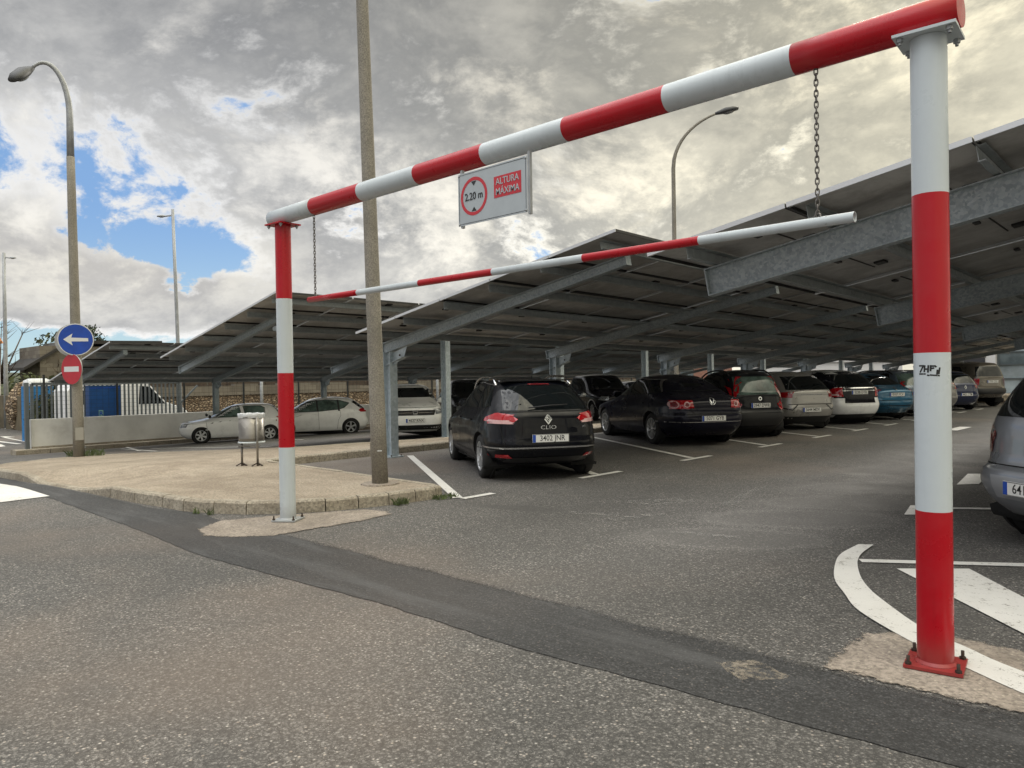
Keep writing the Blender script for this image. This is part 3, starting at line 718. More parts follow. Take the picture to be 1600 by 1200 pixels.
for x in (sx0+.03, sx1+.012): bb = MB(); bb.box((x, SY+.015, 2.80), (.02, .024, .44)); bb.build('bracket', M_STEELP, sg)

# ------------------------------------------------------------------ canopies
def panel_mesh(px, py, slope):
    # module lying on the canopy slope: local x up the slope, local y along the row, underside at z=0
    b = MB(); w, l = px-.014, py-.016; fr = .035; t_ = .04
    b.box((0, -l/2+.005, t_/2), (w, .01, t_), mi=1); b.box((0, l/2-.005, t_/2), (w, .01, t_), mi=1)
    b.box((-w/2+.005, 0, t_/2), (.01, l-.02, t_), mi=3); b.box((w/2-.005, 0, t_/2), (.01, l-.02, t_), mi=3)
    b.box((0, -l/2+.022, .002), (w-.02, .024, .003), mi=0); b.box((0, l/2-.022, .002), (w-.02, .024, .003), mi=0)
    b.box((0, 0, t_-.008), (w-.02, l-.02, .004), mi=0); b.add([(-w/2+.01, -l/2+.01, t_-.003), (w/2-.01, -l/2+.01, t_-.003), (w/2-.01, l/2-.01, t_-.003), (-w/2+.01, l/2-.01, t_-.003)], [(0, 1, 2, 3)], 2)
    b.box((w*.30, l*.12, t_-.022), (.11, .15, .022), mi=3); b.box((w*.12, -l*.22, .012), (.05, .12, .02), mi=3)
    b.box((w*.2, -.05, t_-.014), (.012, l*.5, .008), mi=3)
    me_o = b.build('solar_panel', [M_BACK, M_ALU, M_CELL, M_BLACKPL])
    me_ = me_o.data; bpy.data.objects.remove(me_o); return me_
def canopy(label, xl, zl, xh, zh, y0, y1, by0, beam_x, postx, high_post, depth, rows, mod=1.9, taper=False, ys=-.016):
    yd = lambda y: ys*(y-y0)
    base = zg(postx)
    C_ = thing('solar_canopy', (postx, by0, base), label, 'canopy', 'solar panel canopies over the parking rows')
    sl_ = (zh-zl)/(xh-xl); ang = math.atan(sl_)
    pz = lambda x: zl+(x-xl)*sl_
    run = (xh-xl)/rows; slen = run/math.cos(ang)
    ncol = max(1, round((y1-y0)/mod)); mod = (y1-y0)/ncol
    me_ = panel_mesh(slen, mod, ang)
    for c in range(ncol):
        for r_ in range(rows):
            o = bpy.data.objects.new('solar_panel', me_); COL.objects.link(o); o.parent = C_
            xc_ = xl+run*(r_+.5); o.location = (xc_-postx, y0+mod*(c+.5)-by0, pz(xc_)-base+yd(y0+mod*(c+.5))+random.uniform(-.004, .004)); o.rotation_euler = (ys+random.uniform(-.004, .004), -ang, 0)
    # purlins: C sections under the modules
    for f in (.055, .22, .40, .58, .76, .945):
        x = xl+(xh-xl)*f; z = pz(x); b = MB()
        h = .12
        b.beam((x, y0+.10, z-h/2-.004), (x, y1-.1, z-h/2-.004+yd(y1)), .004, h, up=(-sl_, 0, 1))
        b.beam((x+.026, y0+.10, z-.009+.026*sl_), (x+.026, y1-.1, z-.009+.026*sl_+yd(y1)), .05, .004, up=(-sl_, 0, 1)); b.beam((x+.026, y0+.10, z-h+.026*sl_), (x+.026, y1-.1, z-h+.026*sl_+yd(y1)), .05, .004, up=(-sl_, 0, 1))
        b.build('purlin', M_PURL, C_)
    k = 0; y = by0
    while y < y1-.3:
        bx0, bx1 = beam_x; zt = lambda x: pz(x)-.132+yd(y)
        b = MB(); N = Vector((-sl_, 0, 1)).normalized()
        a, c_ = Vector((bx0, y, zt(bx0))), Vector((bx1, y, zt(bx1)))
        b.beam(a-N*.006, c_-N*.006, .12, .010, up=N)
        d0 = depth if not taper else depth*1.1; d1 = depth if not taper else depth*.75
        # web and bottom flange, slightly tapering towards the free end
        b.add([a-N*.011+Vector((0, -.004, 0)), c_-N*.011+Vector((0, -.004, 0)), c_-N*d1+Vector((0, -.004, 0)), a-N*d0+Vector((0, -.004, 0)), a-N*.011+Vector((0, .004, 0)), c_-N*.011+Vector((0, .004, 0)), c_-N*d1+Vector((0, .004, 0)), a-N*d0+Vector((0, .004, 0))], [(0, 1, 2, 3), (7, 6, 5, 4), (0, 4, 5, 1), (3, 2, 6, 7), (1, 5, 6, 2), (0, 3, 7, 4)])
        b.beam(a-N*(d0+.005), c_-N*(d1+.005), .12, .010, up=N)
        for p_, dd in ((a, d0), (c_, d1)): b.box(p_-N*(dd/2+.004)+Vector((0.006 if p_ is c_ else -.006, 0, 0)), (.012, .12, dd+.018), Matrix.Rotation(-ang, 3, 'Y'))
        b.build('beam', M_GALV, C_)
        # column: H section, foot plate, knee plate
        top = zt(postx)-depth*(.98 if not taper else 1.08)-.012; cz = zg(postx)+(.14 if postx < -27 else 0)
        b = MB(); hw = .10
        b.box((postx, y, (cz+top)/2), (.18, .008, top-cz)); 
        b.box((postx-.094, y, (cz+top)/2), (.009, .17, top-cz)); b.box((postx+.094, y, (cz+top)/2), (.009, .17, top-cz))
        col_ = b.build('column', M_GALV2, C_)
        b = MB(); b.box((postx, y, cz+.012), (.34, .30, .024)); b.build('base_plate', M_GALV2, col_)
        for sx in (-1, 1):
            for sy in (-1, 1): bb = MB(); bb.lathe([(0, cz+.05), (.014, cz+.048), (.014, cz+.024)], (postx+sx*.135, y+sy*.115, 0), n=6, sm=False); bb.build('bolt', M_BOLT, col_)
        if not high_post:
            b = MB(); b.prism([(postx+.10, top-.02), (postx+.10, top-.26), (postx+.42, top-.10), (postx+.50, top+.09)], 'y', y-.005, y+.005)
            b.beam((postx-.1, y, top-.262), (postx+.43, y, top-.105), .13, .009); b.build('knee_plate', M_GALV2, C_)
            b = MB(); b.lathe([(0, -.014), (.018, -.014), (.018, 0)], (postx+.30, y-.006, top-.07), axis='y', n=8); b.build('bolt', M_BOLT, col_)
        else:
            b = MB(); b.prism([(postx-.10, top-.02), (postx-.10, top-.22), (postx-.45, top-.17), (postx-.45, top-.10)], 'y', y-.005, y+.005)
            b.build('knee_plate', M_GALV2, C_)
        y += 4.75; k += 1
    return C_
canopy('long solar canopy over the black estate car, with columns along the island kerb', -11.43, 2.27, -5.68, 3.29, 8.0, 46., 8.68, (-11.52, -5.98), -11.3, False, .17, 5, taper=True, ys=-.012)
canopy('nearest solar canopy on the right, its free beam ends reaching over the aisle', -3.85, 2.525, 2.7, 3.68, 5.9, 37., 6.5, (-3.56, 2.6), 1.9, True, .25, 5, ys=-.02)
canopy('solar canopy over the white hatchback seen head-on behind the thick concrete pole', -20.1, 2.09, -14.2, 3.27, 8.0, 48., 8.68, (-20.45, -14.9), -15.1, True, .17, 5, taper=True, ys=-.006)
canopy('farthest left solar canopy, rising over the white cars by the wall', -29.3, 1.55, -23.4, 2.65, 7.9, 47., 8.45, (-28.2, -23.75), -28.0, False, .17, 5, taper=True, ys=-.004)

# ------------------------------------------------------------------ lamp posts
def at_ih(x, y): return ih(x, y)
L1 = (-19.25, 5.80); z0 = ih(*L1)
rv = Vector((r0.x, r0.y, 0)); lv = -rv
t_ = thing('lamp_post', (L1[0], L1[1], z0), 'concrete lamp post with curved arm, carrying the round blue arrow sign', 'lamp post', 'lamp posts with curved arms')
b = MB(); H1 = 9.2; lean = -.008
pts = [Vector((L1[0], L1[1], z0))+rv*lean*q+Vector((0, 0, q)) for q in np.linspace(0, 6.9, 8)]
b.sweep(pts, list(np.linspace(.120, .085, 8)), 20); po = b.build('pole', M_POLE, t_)
b = MB(); top = pts[-1]; arm = [top+Vector((0, 0, -.05))]
lp1 = Vector((-L1[1], L1[0], 0)).normalized(); lp1 = lp1 if lp1.dot(lv) > 0 else -lp1
for a in np.linspace(0, 2.15, 14): arm.append(top+Vector((0, 0, .95))+lp1*(.47*(1-math.cos(a)))+Vector((0, 0, 1.12*math.sin(a))) )
b.sweep(arm, [.082]+list(np.linspace(.072, .036, len(arm)-1)), 12); b.build('arm', M_STEELP, t_)
def lamp_head(parent, p, dirv, s_=1., m1=None):
    dv = Vector(dirv).normalized(); sd = dv.cross(Vector((0, 0, 1))).normalized(); u_ = sd.cross(dv)
    def ringp(x, w, zt, zb, n_=14): return [Vector(p)+dv*x+sd*(w*math.copysign(abs(math.cos(a))**.7, math.cos(a)))+u_*((zt if math.sin(a) > 0 else zb)*abs(math.sin(a))) for a in [2*math.pi*k/n_ for k in range(n_)]]
    prof = [(-.05*s_, .04*s_, .04*s_, .04*s_), (.08*s_, .08*s_, .075*s_, .05*s_), (.3*s_, .15*s_, .12*s_, .06*s_), (.55*s_, .15*s_, .10*s_, .06*s_), (.72*s_, .09*s_, .05*s_, .045*s_)]
    b = MB(); vs = []
    for q in prof: vs += ringp(q[0], q[1], q[2], -q[3])
    n_ = 14; b.add(vs, [(i*n_+k, i*n_+(k+1) % n_, (i+1)*n_+(k+1) % n_, (i+1)*n_+k) for i in range(4) for k in range(n_)]+[tuple(range(n_)), tuple(range(4*n_, 5*n_))], sm=True)
    h_ = b.build('lamp_head', m1 or M_LAMP, parent)
    b = MB(); b.lathe([(0, -.055*s_), (.06*s_, -.05*s_), (.10*s_, -.02*s_), (.11*s_, .01*s_)], (0, 0, 0), n=16)
    rot = Matrix((dv, sd, u_)).transposed(); b.v = [tuple(Vector(p)+rot @ Vector((v[0]*1.8+.40*s_, v[1], v[2]-.05*s_))) for v in b.v]
    b.build('lamp_lens', M_LENS, h_)
lamp_head(t_, arm[-1], lp1*.5+Vector((-L1[0], -L1[1], 0)).normalized()*.8+Vector((0, 0, -.75)), 1.12)
b = MB(); cdir = Vector((-L1[0], -L1[1], 0)).normalized(); q = Vector((L1[0], L1[1], z0+.53))+cdir*.117+rv*.02
b.box(q, (.02, .17, .29), Matrix.Rotation(math.atan2(cdir.y, cdir.x), 3, 'Z')); b.build('inspection_door', mat('hatch_grey', (.30, .29, .26), .7), t_)
def disc_sign(name, label, cat, c, nrm, rad, build_front, backm):
    nv = Vector(nrm).normalized(); t_ = thing(name, c, label, cat)
    sx = Vector((0, 0, 1)).cross(nv).normalized()                # to the viewer's right
    rot = Matrix((sx, Vector((0, 0, 1)), nv)).transposed()
    def P(x, y, z): return tuple(Vector(c)+rot @ Vector((x, y, z)))
    def put(mb, nm, m, par):
        mb.v = [P(*v) for v in mb.v]; return mb.build(nm, m, par)
    b = MB(); b.lathe([(0, -.012), (rad, -.012), (rad, .010), (rad*.985, .012), (0, .012)], (0, 0, 0), n=48, mi=0, sm=False); pl_ = put(b, 'sign_plate', mat('sign_back_grey', (.36, .37, .38), .5, .3) if backm is None else backm, t_)
    build_front(put, pl_); return t_
def disc(r_, z, n_=48):
    b = MB(); b.add([(r_*math.cos(2*math.pi*k/n_), r_*math.sin(2*math.pi*k/n_), z) for k in range(n_)], [tuple(range(n_))]); return b
M_SBLUE = mat('sign_blue', (.006, .055, .36), .35, var=.1); M_SWH = mat('sign_reflective_white', (.62, .64, .66), .4); M_NRED = mat('no_entry_red', (.42, .02, .035), .4, var=.1)
def f_arrow(put, pl_):
    put(disc(.362, .0135), 'white_rim', M_SWH, pl_); put(disc(.346, .015), 'blue_face', M_SBLUE, pl_)
    b = MB(); b.add([(-.25, 0, .0175), (-.065, -.137, .0175), (-.09, -.044, .0175), (.25, -.036, .0175), (.25, .036, .0175), (-.09, .044, .0175), (-.065, .137, .0175)], [tuple(range(7))]); put(b, 'arrow', M_SWH, pl_)
ps = Vector((L1[0], L1[1], 0))
cam_dir = Vector((-L1[0], -L1[1], 0)).normalized()
zs = 1.43+71.5*17.4/1181-.01
n_a = (cam_dir-lp1*.12).normalized()
disc_sign('direction_sign', 'round blue sign with a white arrow pointing left on the lamp post', 'sign', ps+cam_dir*.14+Vector((0, 0, zs))+lp1*.02, n_a, .37, f_arrow, None)
disc_sign('direction_sign', 'grey back of a second round sign, just behind the blue arrow sign', 'sign', ps-cam_dir*.14+lp1*.08+Vector((0, 0, zs-.01)), (-cam_dir-lp1*.2), .37, lambda put, pl_: put(disc(.345, .015), 'blue_face', M_SBLUE, pl_), None)
def f_noentry(put, pl_):
    put(disc(.345, .0135), 'red_face', M_NRED, pl_)
    b = MB(); b.add([(-.25, -.06, .016), (.25, -.06, .016), (.25, .06, .016), (-.25, .06, .016)], [(0, 1, 2, 3)]); put(b, 'white_bar', M_SWH, pl_)
n_n = (cam_dir*.58+lp1*.81).normalized()
disc_sign('no_entry_sign', 'round red no entry sign turned sideways under the blue arrow sign', 'sign', ps+lp1*.105+cam_dir*.10+Vector((0, 0, 1.43+25*17.4/1181)), n_n, .347, f_noentry, None)

# thick concrete pole near the island tip
P2 = (-7.72, 5.74); z0 = ih(*P2)
t_ = thing('lamp_post', (P2[0], P2[1], z0), 'tall thick concrete pole on the island tip, running out of the top of the photo', 'lamp post')
b = MB(); pts = [Vector((P2[0], P2[1], z0))+rv*(-.020*q)+Vector((0, 0, q)) for q in np.linspace(0, 9, 12)]
b.sweep(pts, list(np.linspace(.101, .062, 12)), 32); b.build('pole', M_POLE, t_)
b = MB(); b.lathe([(.0, z0+.012), (.24, z0+.010), (.25, z0-.02)], (P2[0], P2[1], 0), n=9, sm=False); b.build('footing', M_CONC, t_)
b = MB(); b.sweep([pts[-1]+Vector((0, 0, q*.4))+rv*(q*q*.09) for q in range(6)], .035, 10); b.build('arm', M_STEELP, t_); lamp_head(t_, pts[-1]+Vector((0, 0, 2.0))+rv*2.2, rv+Vector((0, 0, .2)), .9)
b = MB(); cd_ = Vector((-P2[0], -P2[1], 0)).normalized(); q = Vector((P2[0], P2[1], z0+.42))+cd_*.0985
b.box(q, (.004, .055, .012), Matrix.Rotation(math.atan2(cd_.y, cd_.x), 3, 'Z')); b.build('tie_band', M_SWH, t_)
b = MB(); q2 = Vector((P2[0], P2[1], z0+.45))+lv*.10+cd_*-.02; b.box(q2, (.03, .04, .20), Matrix.Rotation(YAW, 3, 'Z')); b.build('junction_box', M_POLE, t_)

def steel_lamp(x, y, h, label, arm_dir, al, kind, rad=.07, group=None, leanv=0):
    z0 = zg(x)+(.135 if -16.6 < x < -11.9 else 0); t_ = thing('lamp_post', (x, y, z0), label, 'lamp post', group)
    if kind == 'arc':
        hs = h*.82
        pts = [Vector((x, y, z0+q)) for q in np.linspace(0, hs, 6)]; ad = Vector(arm_dir).normalized()
        for a in np.linspace(.15, 1.15, 10): pts.append(Vector((x, y, z0+hs))+ad*(al*1.0*(1-math.cos(a))/(1-math.cos(1.15)))+Vector((0, 0, (h-hs)*math.sin(a)/math.sin(1.15))))
        b = MB(); b.sweep(pts, list(np.linspace(rad, rad*.45, len(pts))), 12); b.build('pole', M_POLE, t_)
        lamp_head(t_, pts[-1]-ad*.0, ad+Vector((0, 0, .22)), 1.0)
    else:
        b = MB(); b.sweep([Vector((x, y, z0+q))+rv*leanv*q for q in np.linspace(0, h, 4)], list(np.linspace(rad, rad*.7, 4)), 12); b.build('pole', M_STEELP, t_)
        ad = Vector(arm_dir).normalized(); p_ = Vector((x, y, z0+h-.25))+rv*leanv*h
        b = MB(); b.beam(p_, p_+ad*.3+Vector((0, 0, -.03)), .05, .05); b.build('arm', M_STEELP, t_)
        lamp_head(t_, p_+ad*.25+Vector((0, 0, -.03)), ad, .55 if al < 1 else .8, M_STEELP)
steel_lamp(-13.2, 21.9, 9.95, 'slender lamp post with curved arm rising behind the hanging bar', rv, 1.45, 'arc', .08, 'lamp posts with curved arms')
steel_lamp(-31.6, 13.4, 9.55, 'straight grey lamp post rising behind the farthest left canopy', lv, .5, 'straight', .085, leanv=-.02)
steel_lamp(-48.5, 11.05, 9.6, 'straight grey lamp post at the left edge beyond the road', rv, .5, 'straight', .12, leanv=.006)
for x, y, h, lb in [(-37.5, 20.2, 3.4, 'short light grey pole behind the litter bin and white hatchback'), (-33, 28.7, 3.6, 'short light grey pole right of the white hatchback facing the camera')]:
    t_ = thing('steel_pole', (x, y, zg(x)), lb, 'pole'); b = MB(); b.sweep([(x, y, zg(x)), (x, y, zg(x)+h)], .08, 10); b.build('pole', M_STEELP, t_); b = MB(); b.lathe([(.09, zg(x)+h), (.05, zg(x)+h+.03), (0, zg(x)+h+.04)], (x, y, 0), n=10); b.build('cap', M_STEELP, t_)

# ------------------------------------------------------------------ litter bin
BX, BYY = -11.16, 5.86; z0 = ih(BX, BYY)-.005
t_ = thing('litter_bin', (BX, BYY, z0), 'perforated stainless steel litter bin with a white liner bag on two legs', 'litter bin')
M_SS = make_galv('stainless_sheet', (.16, .15, .135), (.30, .285, .26), 9, .8, .42)
bd = Vector((r0.x, r0.y, 0))
c = Vector((BX, BYY, 0))-bd*.03; rb = .192
b = MB(); b.lathe([(0, z0+.37), (rb, z0+.37), (rb, z0+.41), (rb+.004, z0+.42), (rb, z0+.43), (rb, z0+.80), (rb-.008, z0+.80), (rb-.008, z0+.39)], (c.x, c.y, 0), n=40); dr = b.build('drum', M_SS, t_)
b = MB(); b.lathe([(rb+.012, z0+.350), (rb+.018, z0+.36), (rb+.012, z0+.372), (rb, z0+.374)], (c.x, c.y, 0), n=32); b.build('rim', M_WHITE, dr)
b = MB(); n_ = 64; vs = []
for j, (rr_, zz_) in enumerate([(rb-.03, .74), (rb+.002, .815), (rb+.010, .808), (rb+.010, .775), (rb+.005, .745)]):
    for k in range(n_):
        a = 2*math.pi*k/n_; wv = .007*math.sin(9*a+j)+.005*math.sin(23*a+2*j)
        drop = (-.012*math.sin(3*a+1)-.05*max(0, math.sin(a*1-1.2))**8) if j == 4 else 0
        vs.append((c.x+(rr_+wv*.6)*math.cos(a), c.y+(rr_+wv*.6)*math.sin(a), z0+zz_+wv*.6+drop))
b.add(vs, [(j*n_+k, j*n_+(k+1) % n_, (j+1)*n_+(k+1) % n_, (j+1)*n_+k) for j in range(4) for k in range(n_)], sm=True); b.build('liner_bag', mat('liner_plastic', (.50, .52, .54), .35, var=.1, vscale=20, bump=.6, bscale=25), t_)
for s_ in (-1, 1):
    lp = Vector((BX, BYY, 0))+bd*(.13*s_-.01)-Vector((bd.y*-1, bd.x, 0))*(.18 if s_ > 0 else .13)
    b = MB(); b.sweep([(lp.x, lp.y, z0), (lp.x, lp.y, z0+(.76 if s_ > 0 else .38))], 0.017, 14); lg = b.build('leg', M_SS, t_)
    for a in (.4, 2.4, 4.5): b = MB(); b.beam((lp.x, lp.y, z0+.05), (lp.x+.09*math.cos(a), lp.y+.09*math.sin(a), z0+.006), .03, .012); b.build('foot', M_BOLT, lg)
b = MB(); q = Vector((BX, BYY, z0+.31))-Vector((bd.y*-1, bd.x, 0))*.17; b.beam(q-bd*.17, q+bd*.15, .05, .02); b.build('crossbar', M_SS, t_)

# ------------------------------------------------------------------ cars
def catmull(P, seg):
    P = np.array(P, float); Q = [2*P[0]-P[1]]+list(P)+[2*P[-1]-P[-2]]; out = []
    for i in range(len(P)-1):
        p0, p1, p2, p3 = Q[i:i+4]
        for k in range(seg):
            t_ = k/seg; out.append(.5*((2*p1)+(-p0+p2)*t_+(2*p0-5*p1+4*p2-p3)*t_*t_+(-p0+3*p1-3*p2+p3)*t_**3))
    out.append(P[-1]); return out
def quad_pts(n_, q_):
    a = np.linspace(0, math.pi/2, 400); x = np.cos(a)**(2/n_); y = np.sin(a)**(2/n_)
    x2 = x*2.; s_ = np.concatenate([[0], np.cumsum(np.hypot(np.diff(x2), np.diff(y)))]); u = np.linspace(0, s_[-1], q_+1)
    return np.interp(u, s_, x), np.interp(u, s_, y)      # from front centre (1,0) to side (0,1)
class Car:
    def __init__(s, spec, label, cat, loc, heading, group, zoff=0.):
        s.sp = spec; s.L, s.W, s.H = spec['L'], spec['W'], spec['H']
        s.root = thing('parked_car', (loc[0], loc[1], zg(loc[0])+zoff), label, cat, group, rz=R(heading)); ORG[s.root.name] = (0, 0, 0)
        s.paint = spec['paint']; s.body(); 
    def body(s):
        sp = s.sp; Q = 26; lv_ = []
        for (rx, rz), (fx, fz), w, n_ in zip(sp['rear'], sp['front'], sp['w'], sp['n']): lv_.append((-s.L/2+rx, rz, s.L/2-fx, fz, w*s.W/2, n_))
        rings = catmull(lv_, 4); N = 4*Q; verts = []
        for (xr, zr, xf, zf, w, n_) in rings:
            cx_, a = (xr+xf)/2, (xf-xr)/2; px, py = quad_pts(n_, Q)
            loop = [(px[k], py[k]) for k in range(Q)]+[(-px[Q-k], py[Q-k]) for k in range(Q)]+[(-px[k], -py[k]) for k in range(Q)]+[(px[Q-k], -py[Q-k]) for k in range(Q)]
            for (x, y) in loop:
                u = (x+1)/2; verts.append((cx_+a*x, w*y, zr+(zf-zr)*u-.03*y*y*(1 if zf > .6 else 0)))
        faces = [(i*N+k, i*N+(k+1) % N, (i+1)*N+(k+1) % N, (i+1)*N+k) for i in range(len(rings)-1) for k in range(N)]
        # roof: concentric closing rings
        base = (len(rings)-1)*N; last = rings[-1]; cxr = (last[0]+last[2])/2
        prev = base
        for f in (.75, .45, .15):
            st = len(verts)
            for k in range(N):
                v = verts[base+k]; verts.append((cxr+(v[0]-cxr)*f, v[1]*f, v[2]+(s.H-v[2])*(1-f*f)))
            faces += [(prev+k, prev+(k+1) % N, st+(k+1) % N, st+k) for k in range(N)]; prev = st
        faces.append(tuple(prev+k for k in range(N)))
        faces.append(tuple(range(N))[::-1]); bottom = len(faces)-1
        bm = bmesh.new(); bv = [bm.verts.new(v) for v in verts]; bm.verts.ensure_lookup_table(); bf = [bm.faces.new([bv[i] for i in f]) for f in faces]
        for f in bf: f.smooth = True
        bf[bottom].smooth = False; bf[bottom].material_index = 1
        wb, Rw = sp['wb'], sp['R']; off = sp.get('ro', .78); s.xr = -s.L/2+off; s.xf = s.xr+wb; Ra = Rw*1.13
        bmesh.ops.recalc_face_normals(bm, faces=bm.faces)
        s.bvh = BVHTree.FromBMesh(bm)
        cut = []
        for f in bf:
            c_ = f.calc_center_median()
            if len(f.verts) == 4 and abs(c_.y) > s.W*.36 and c_.z < Ra+Rw+.06:
                for xw in (s.xr, s.xf):
                    if math.hypot(c_.x-xw, c_.z-Rw) < Ra: cut.append(f); break
        bmesh.ops.delete(bm, geom=cut, context='FACES')
        for v in bm.verts:
            if v.is_boundary and abs(v.co.y) > s.W*.34:
                for xw in (s.xr, s.xf):
                    dx_, dz_ = v.co.x-xw, v.co.z-Rw; r_ = math.hypot(dx_, dz_)
                    if r_ < Ra*1.35: v.co.x = xw+dx_/r_*Ra; v.co.z = Rw+dz_/r_*Ra
        # dark wheel housings
        for xw in (s.xr, s.xf):
            for sg_ in (-1, 1):
                yo, yi = sg_*(s.W*.485), sg_*(s.W*.26); ring_o = []; ring_i = []; ring_l = []
                for k in range(25):
                    a = -.5+(math.pi+1.0)*k/24; x_, z_ = xw+Ra*1.01*math.cos(a), max(Rw+Ra*1.01*math.sin(a), .16)
                    hit = s.bvh.ray_cast(Vector((x_, sg_*3, z_)), Vector((0, -sg_, 0))); y_ = hit[0].y-sg_*.004 if hit[0] else yo
                    ring_o.append(bm.verts.new((x_, y_, z_))); ring_i.append(bm.verts.new((x_, yi, z_)))
                for k in range(24):
                    f = bm.faces.new((ring_o[k], ring_o[k+1], ring_i[k+1], ring_i[k])); f.material_index = 1
                f = bm.faces.new(ring_i); f.material_index = 1
        me = bpy.data.meshes.new('body'); bm.to_mesh(me); bm.free(); me.materials.append(s.paint); me.materials.append(M_UNDER)
        s.bodyo = link('body', me, s.root)
        s.wheels()
        if 'trim' in sp:
            pass
    def wheels(s):
        sp = s.sp; Rw = sp['R']; tw = sp.get('tw', .2)
        tb = MB(); tb.lathe([(Rw*.66, -tw/2+.01), (Rw*.72, -tw/2), (Rw*.93, -tw/2+.006), (Rw*.985, -tw/2+.03), (Rw, -tw/4), (Rw, tw/4), (Rw*.985, tw/2-.03), (Rw*.93, tw/2-.006), (Rw*.72, tw/2), (Rw*.66, tw/2-.01)], (0, 0, 0), axis='y', n=40)
        to = tb.build('tyre', M_TYRE); tme = to.data; bpy.data.objects.remove(to)
        rb_ = MB(); ns = sp.get('spokes', 5); rr_ = Rw*.68; fm = sp.get('rimm', M_RIM)
        rb_.lathe([(rr_*1.0, tw/2-.012), (rr_*.99, tw/2-.004), (rr_*.93, tw/2-.01), (rr_*.90, tw/2-.05), (rr_*.90, -tw/2)], (0, 0, 0), axis='y', n=40)
        rb_.lathe([(0, tw/2-.01), (rr_*.14, tw/2-.012), (rr_*.2, tw/2-.03), (rr_*.2, tw/2-.08)], (0, 0, 0), axis='y', n=20)
        rb_.lathe([(0, tw/2-.11), (rr_*.9, tw/2-.11)], (0, 0, 0), axis='y', n=24, mi=1)
        for k in range(ns):
            for da in ((-.13, .13) if sp.get('twin') else (0,)):
                a = 2*math.pi*k/ns+da+.3; w = sp.get('sw', .16)*rr_
                ca, sa = math.cos(a), math.sin(a)
                def P(r_, t_, y_): return (r_*ca-t_*sa, y_, r_*sa+t_*ca)
                w2 = w*1.25 if not sp.get('twin') else w*.6; w1 = w*.8 if not sp.get('twin') else w*.6
                rb_.add([P(rr_*.12, -w1/2, tw/2-.02), P(rr_*.12, w1/2, tw/2-.02), P(rr_*.95, w2/2, tw/2-.012), P(rr_*.95, -w2/2, tw/2-.012), P(rr_*.12, -w1/2, tw/2-.05), P(rr_*.12, w1/2, tw/2-.05), P(rr_*.95, w2/2, tw/2-.05), P(rr_*.95, -w2/2, tw/2-.05)], [(0, 1, 2, 3), (0, 4, 5, 1), (1, 5, 6, 2), (2, 6, 7, 3), (3, 7, 4, 0)])
        ro_ = rb_.build('rim', [fm, M_UNDER]); rme = ro_.data; bpy.data.objects.remove(ro_)
        for xw in (s.xr, s.xf):
            for sg_ in (-1, 1):
                y_ = sg_*(s.W/2-tw/2-.035)
                w = bpy.data.objects.new('wheel', tme); COL.objects.link(w); w.parent = s.root; w.location = (xw, y_, Rw)
                if sg_ < 0: w.rotation_euler.z = math.pi
                r_ = bpy.data.objects.new('rim', rme); COL.objects.link(r_); r_.parent = w
    def proj(s, pts, phi, off=.004):
        """pts: (s, z) seen from direction phi (degrees round the car, 0 = from the front, 180 = from behind, 90 = from its left)."""
        a = R(phi); dv = Vector((math.cos(a), math.sin(a), 0)); sv = Vector((-math.sin(a), math.cos(a), 0)); out = []
        for (q, z) in pts:
            o = sv*q+dv*8+Vector((0, 0, z)); hit = s.bvh.ray_cast(o, -dv)
            if hit[0] is None:
                hit = s.bvh.find_nearest(sv*q+dv*2.0+Vector((0, 0, z)))
            nn_ = hit[1]
            if nn_.dot(dv) < 0: nn_ = -nn_
            out.append(hit[0]+nn_*off)
        return out
    def decal(s, name, poly, phi, m, off=.004, parent=None, cell=.07, mirror=False, label=None):
        """a panel that follows the body: poly in (s, z)"""
        bm = bmesh.new(); vs = [bm.verts.new((x, 0, z)) for x, z in poly]
        bm.faces.new(vs); xs_ = [p[0] for p in poly]; zs_ = [p[1] for p in poly]
        for ax, lo_, hi_ in ((0, min(xs_), max(xs_)), (2, min(zs_), max(zs_))):
            k = math.floor(lo_/cell)+1
            while k*cell < hi_:
                co = [0, 0, 0]; no = [0, 0, 0]; co[ax] = k*cell; no[ax] = 1
                bmesh.ops.bisect_plane(bm, geom=bm.verts[:]+bm.edges[:]+bm.faces[:], plane_co=co, plane_no=no); k += 1
        bmesh.ops.triangulate(bm, faces=bm.faces[:])
        P = s.proj([(v.co.x, v.co.z) for v in bm.verts], phi, off)
        el0 = {e: e.calc_length() for e in bm.edges}
        for v, p in zip(bm.verts, P): v.co = p
        bad = [f for f in bm.faces if any(e.calc_length() > el0[e]*2.6+.012 for e in f.edges)]
        if bad and len(bad) < len(bm.faces): bmesh.ops.delete(bm, geom=bad, context='FACES')
        for f in bm.faces: f.smooth = True
        bmesh.ops.recalc_face_normals(bm, faces=bm.faces)
        a = R(phi); dv = Vector((math.cos(a), math.sin(a), 0))
        if bm.faces and sum(f.normal.dot(dv)+f.normal.z*.3 for f in bm.faces) < 0:
            bmesh.ops.reverse_faces(bm, faces=bm.faces)
        if mirror:
            for v in bm.verts: v.co.y *= -1
            bmesh.ops.reverse_faces(bm, faces=bm.faces)
        me = bpy.data.meshes.new(name); bm.to_mesh(me); bm.free(); me.materials.append(m)
        o = link(name, me, parent or s.root)
        return o
    def side(s, name, poly, m, off=.004, both=True, parent=None):
        # poly given as (x, z) in car space, x forwards; phi=90 means s = -x
        q = [(-x, z) for x, z in poly]
        a = s.decal(name, q, 90, m, off)
        if both: s.decal(name, q, 90, m, off, mirror=True)
        return a
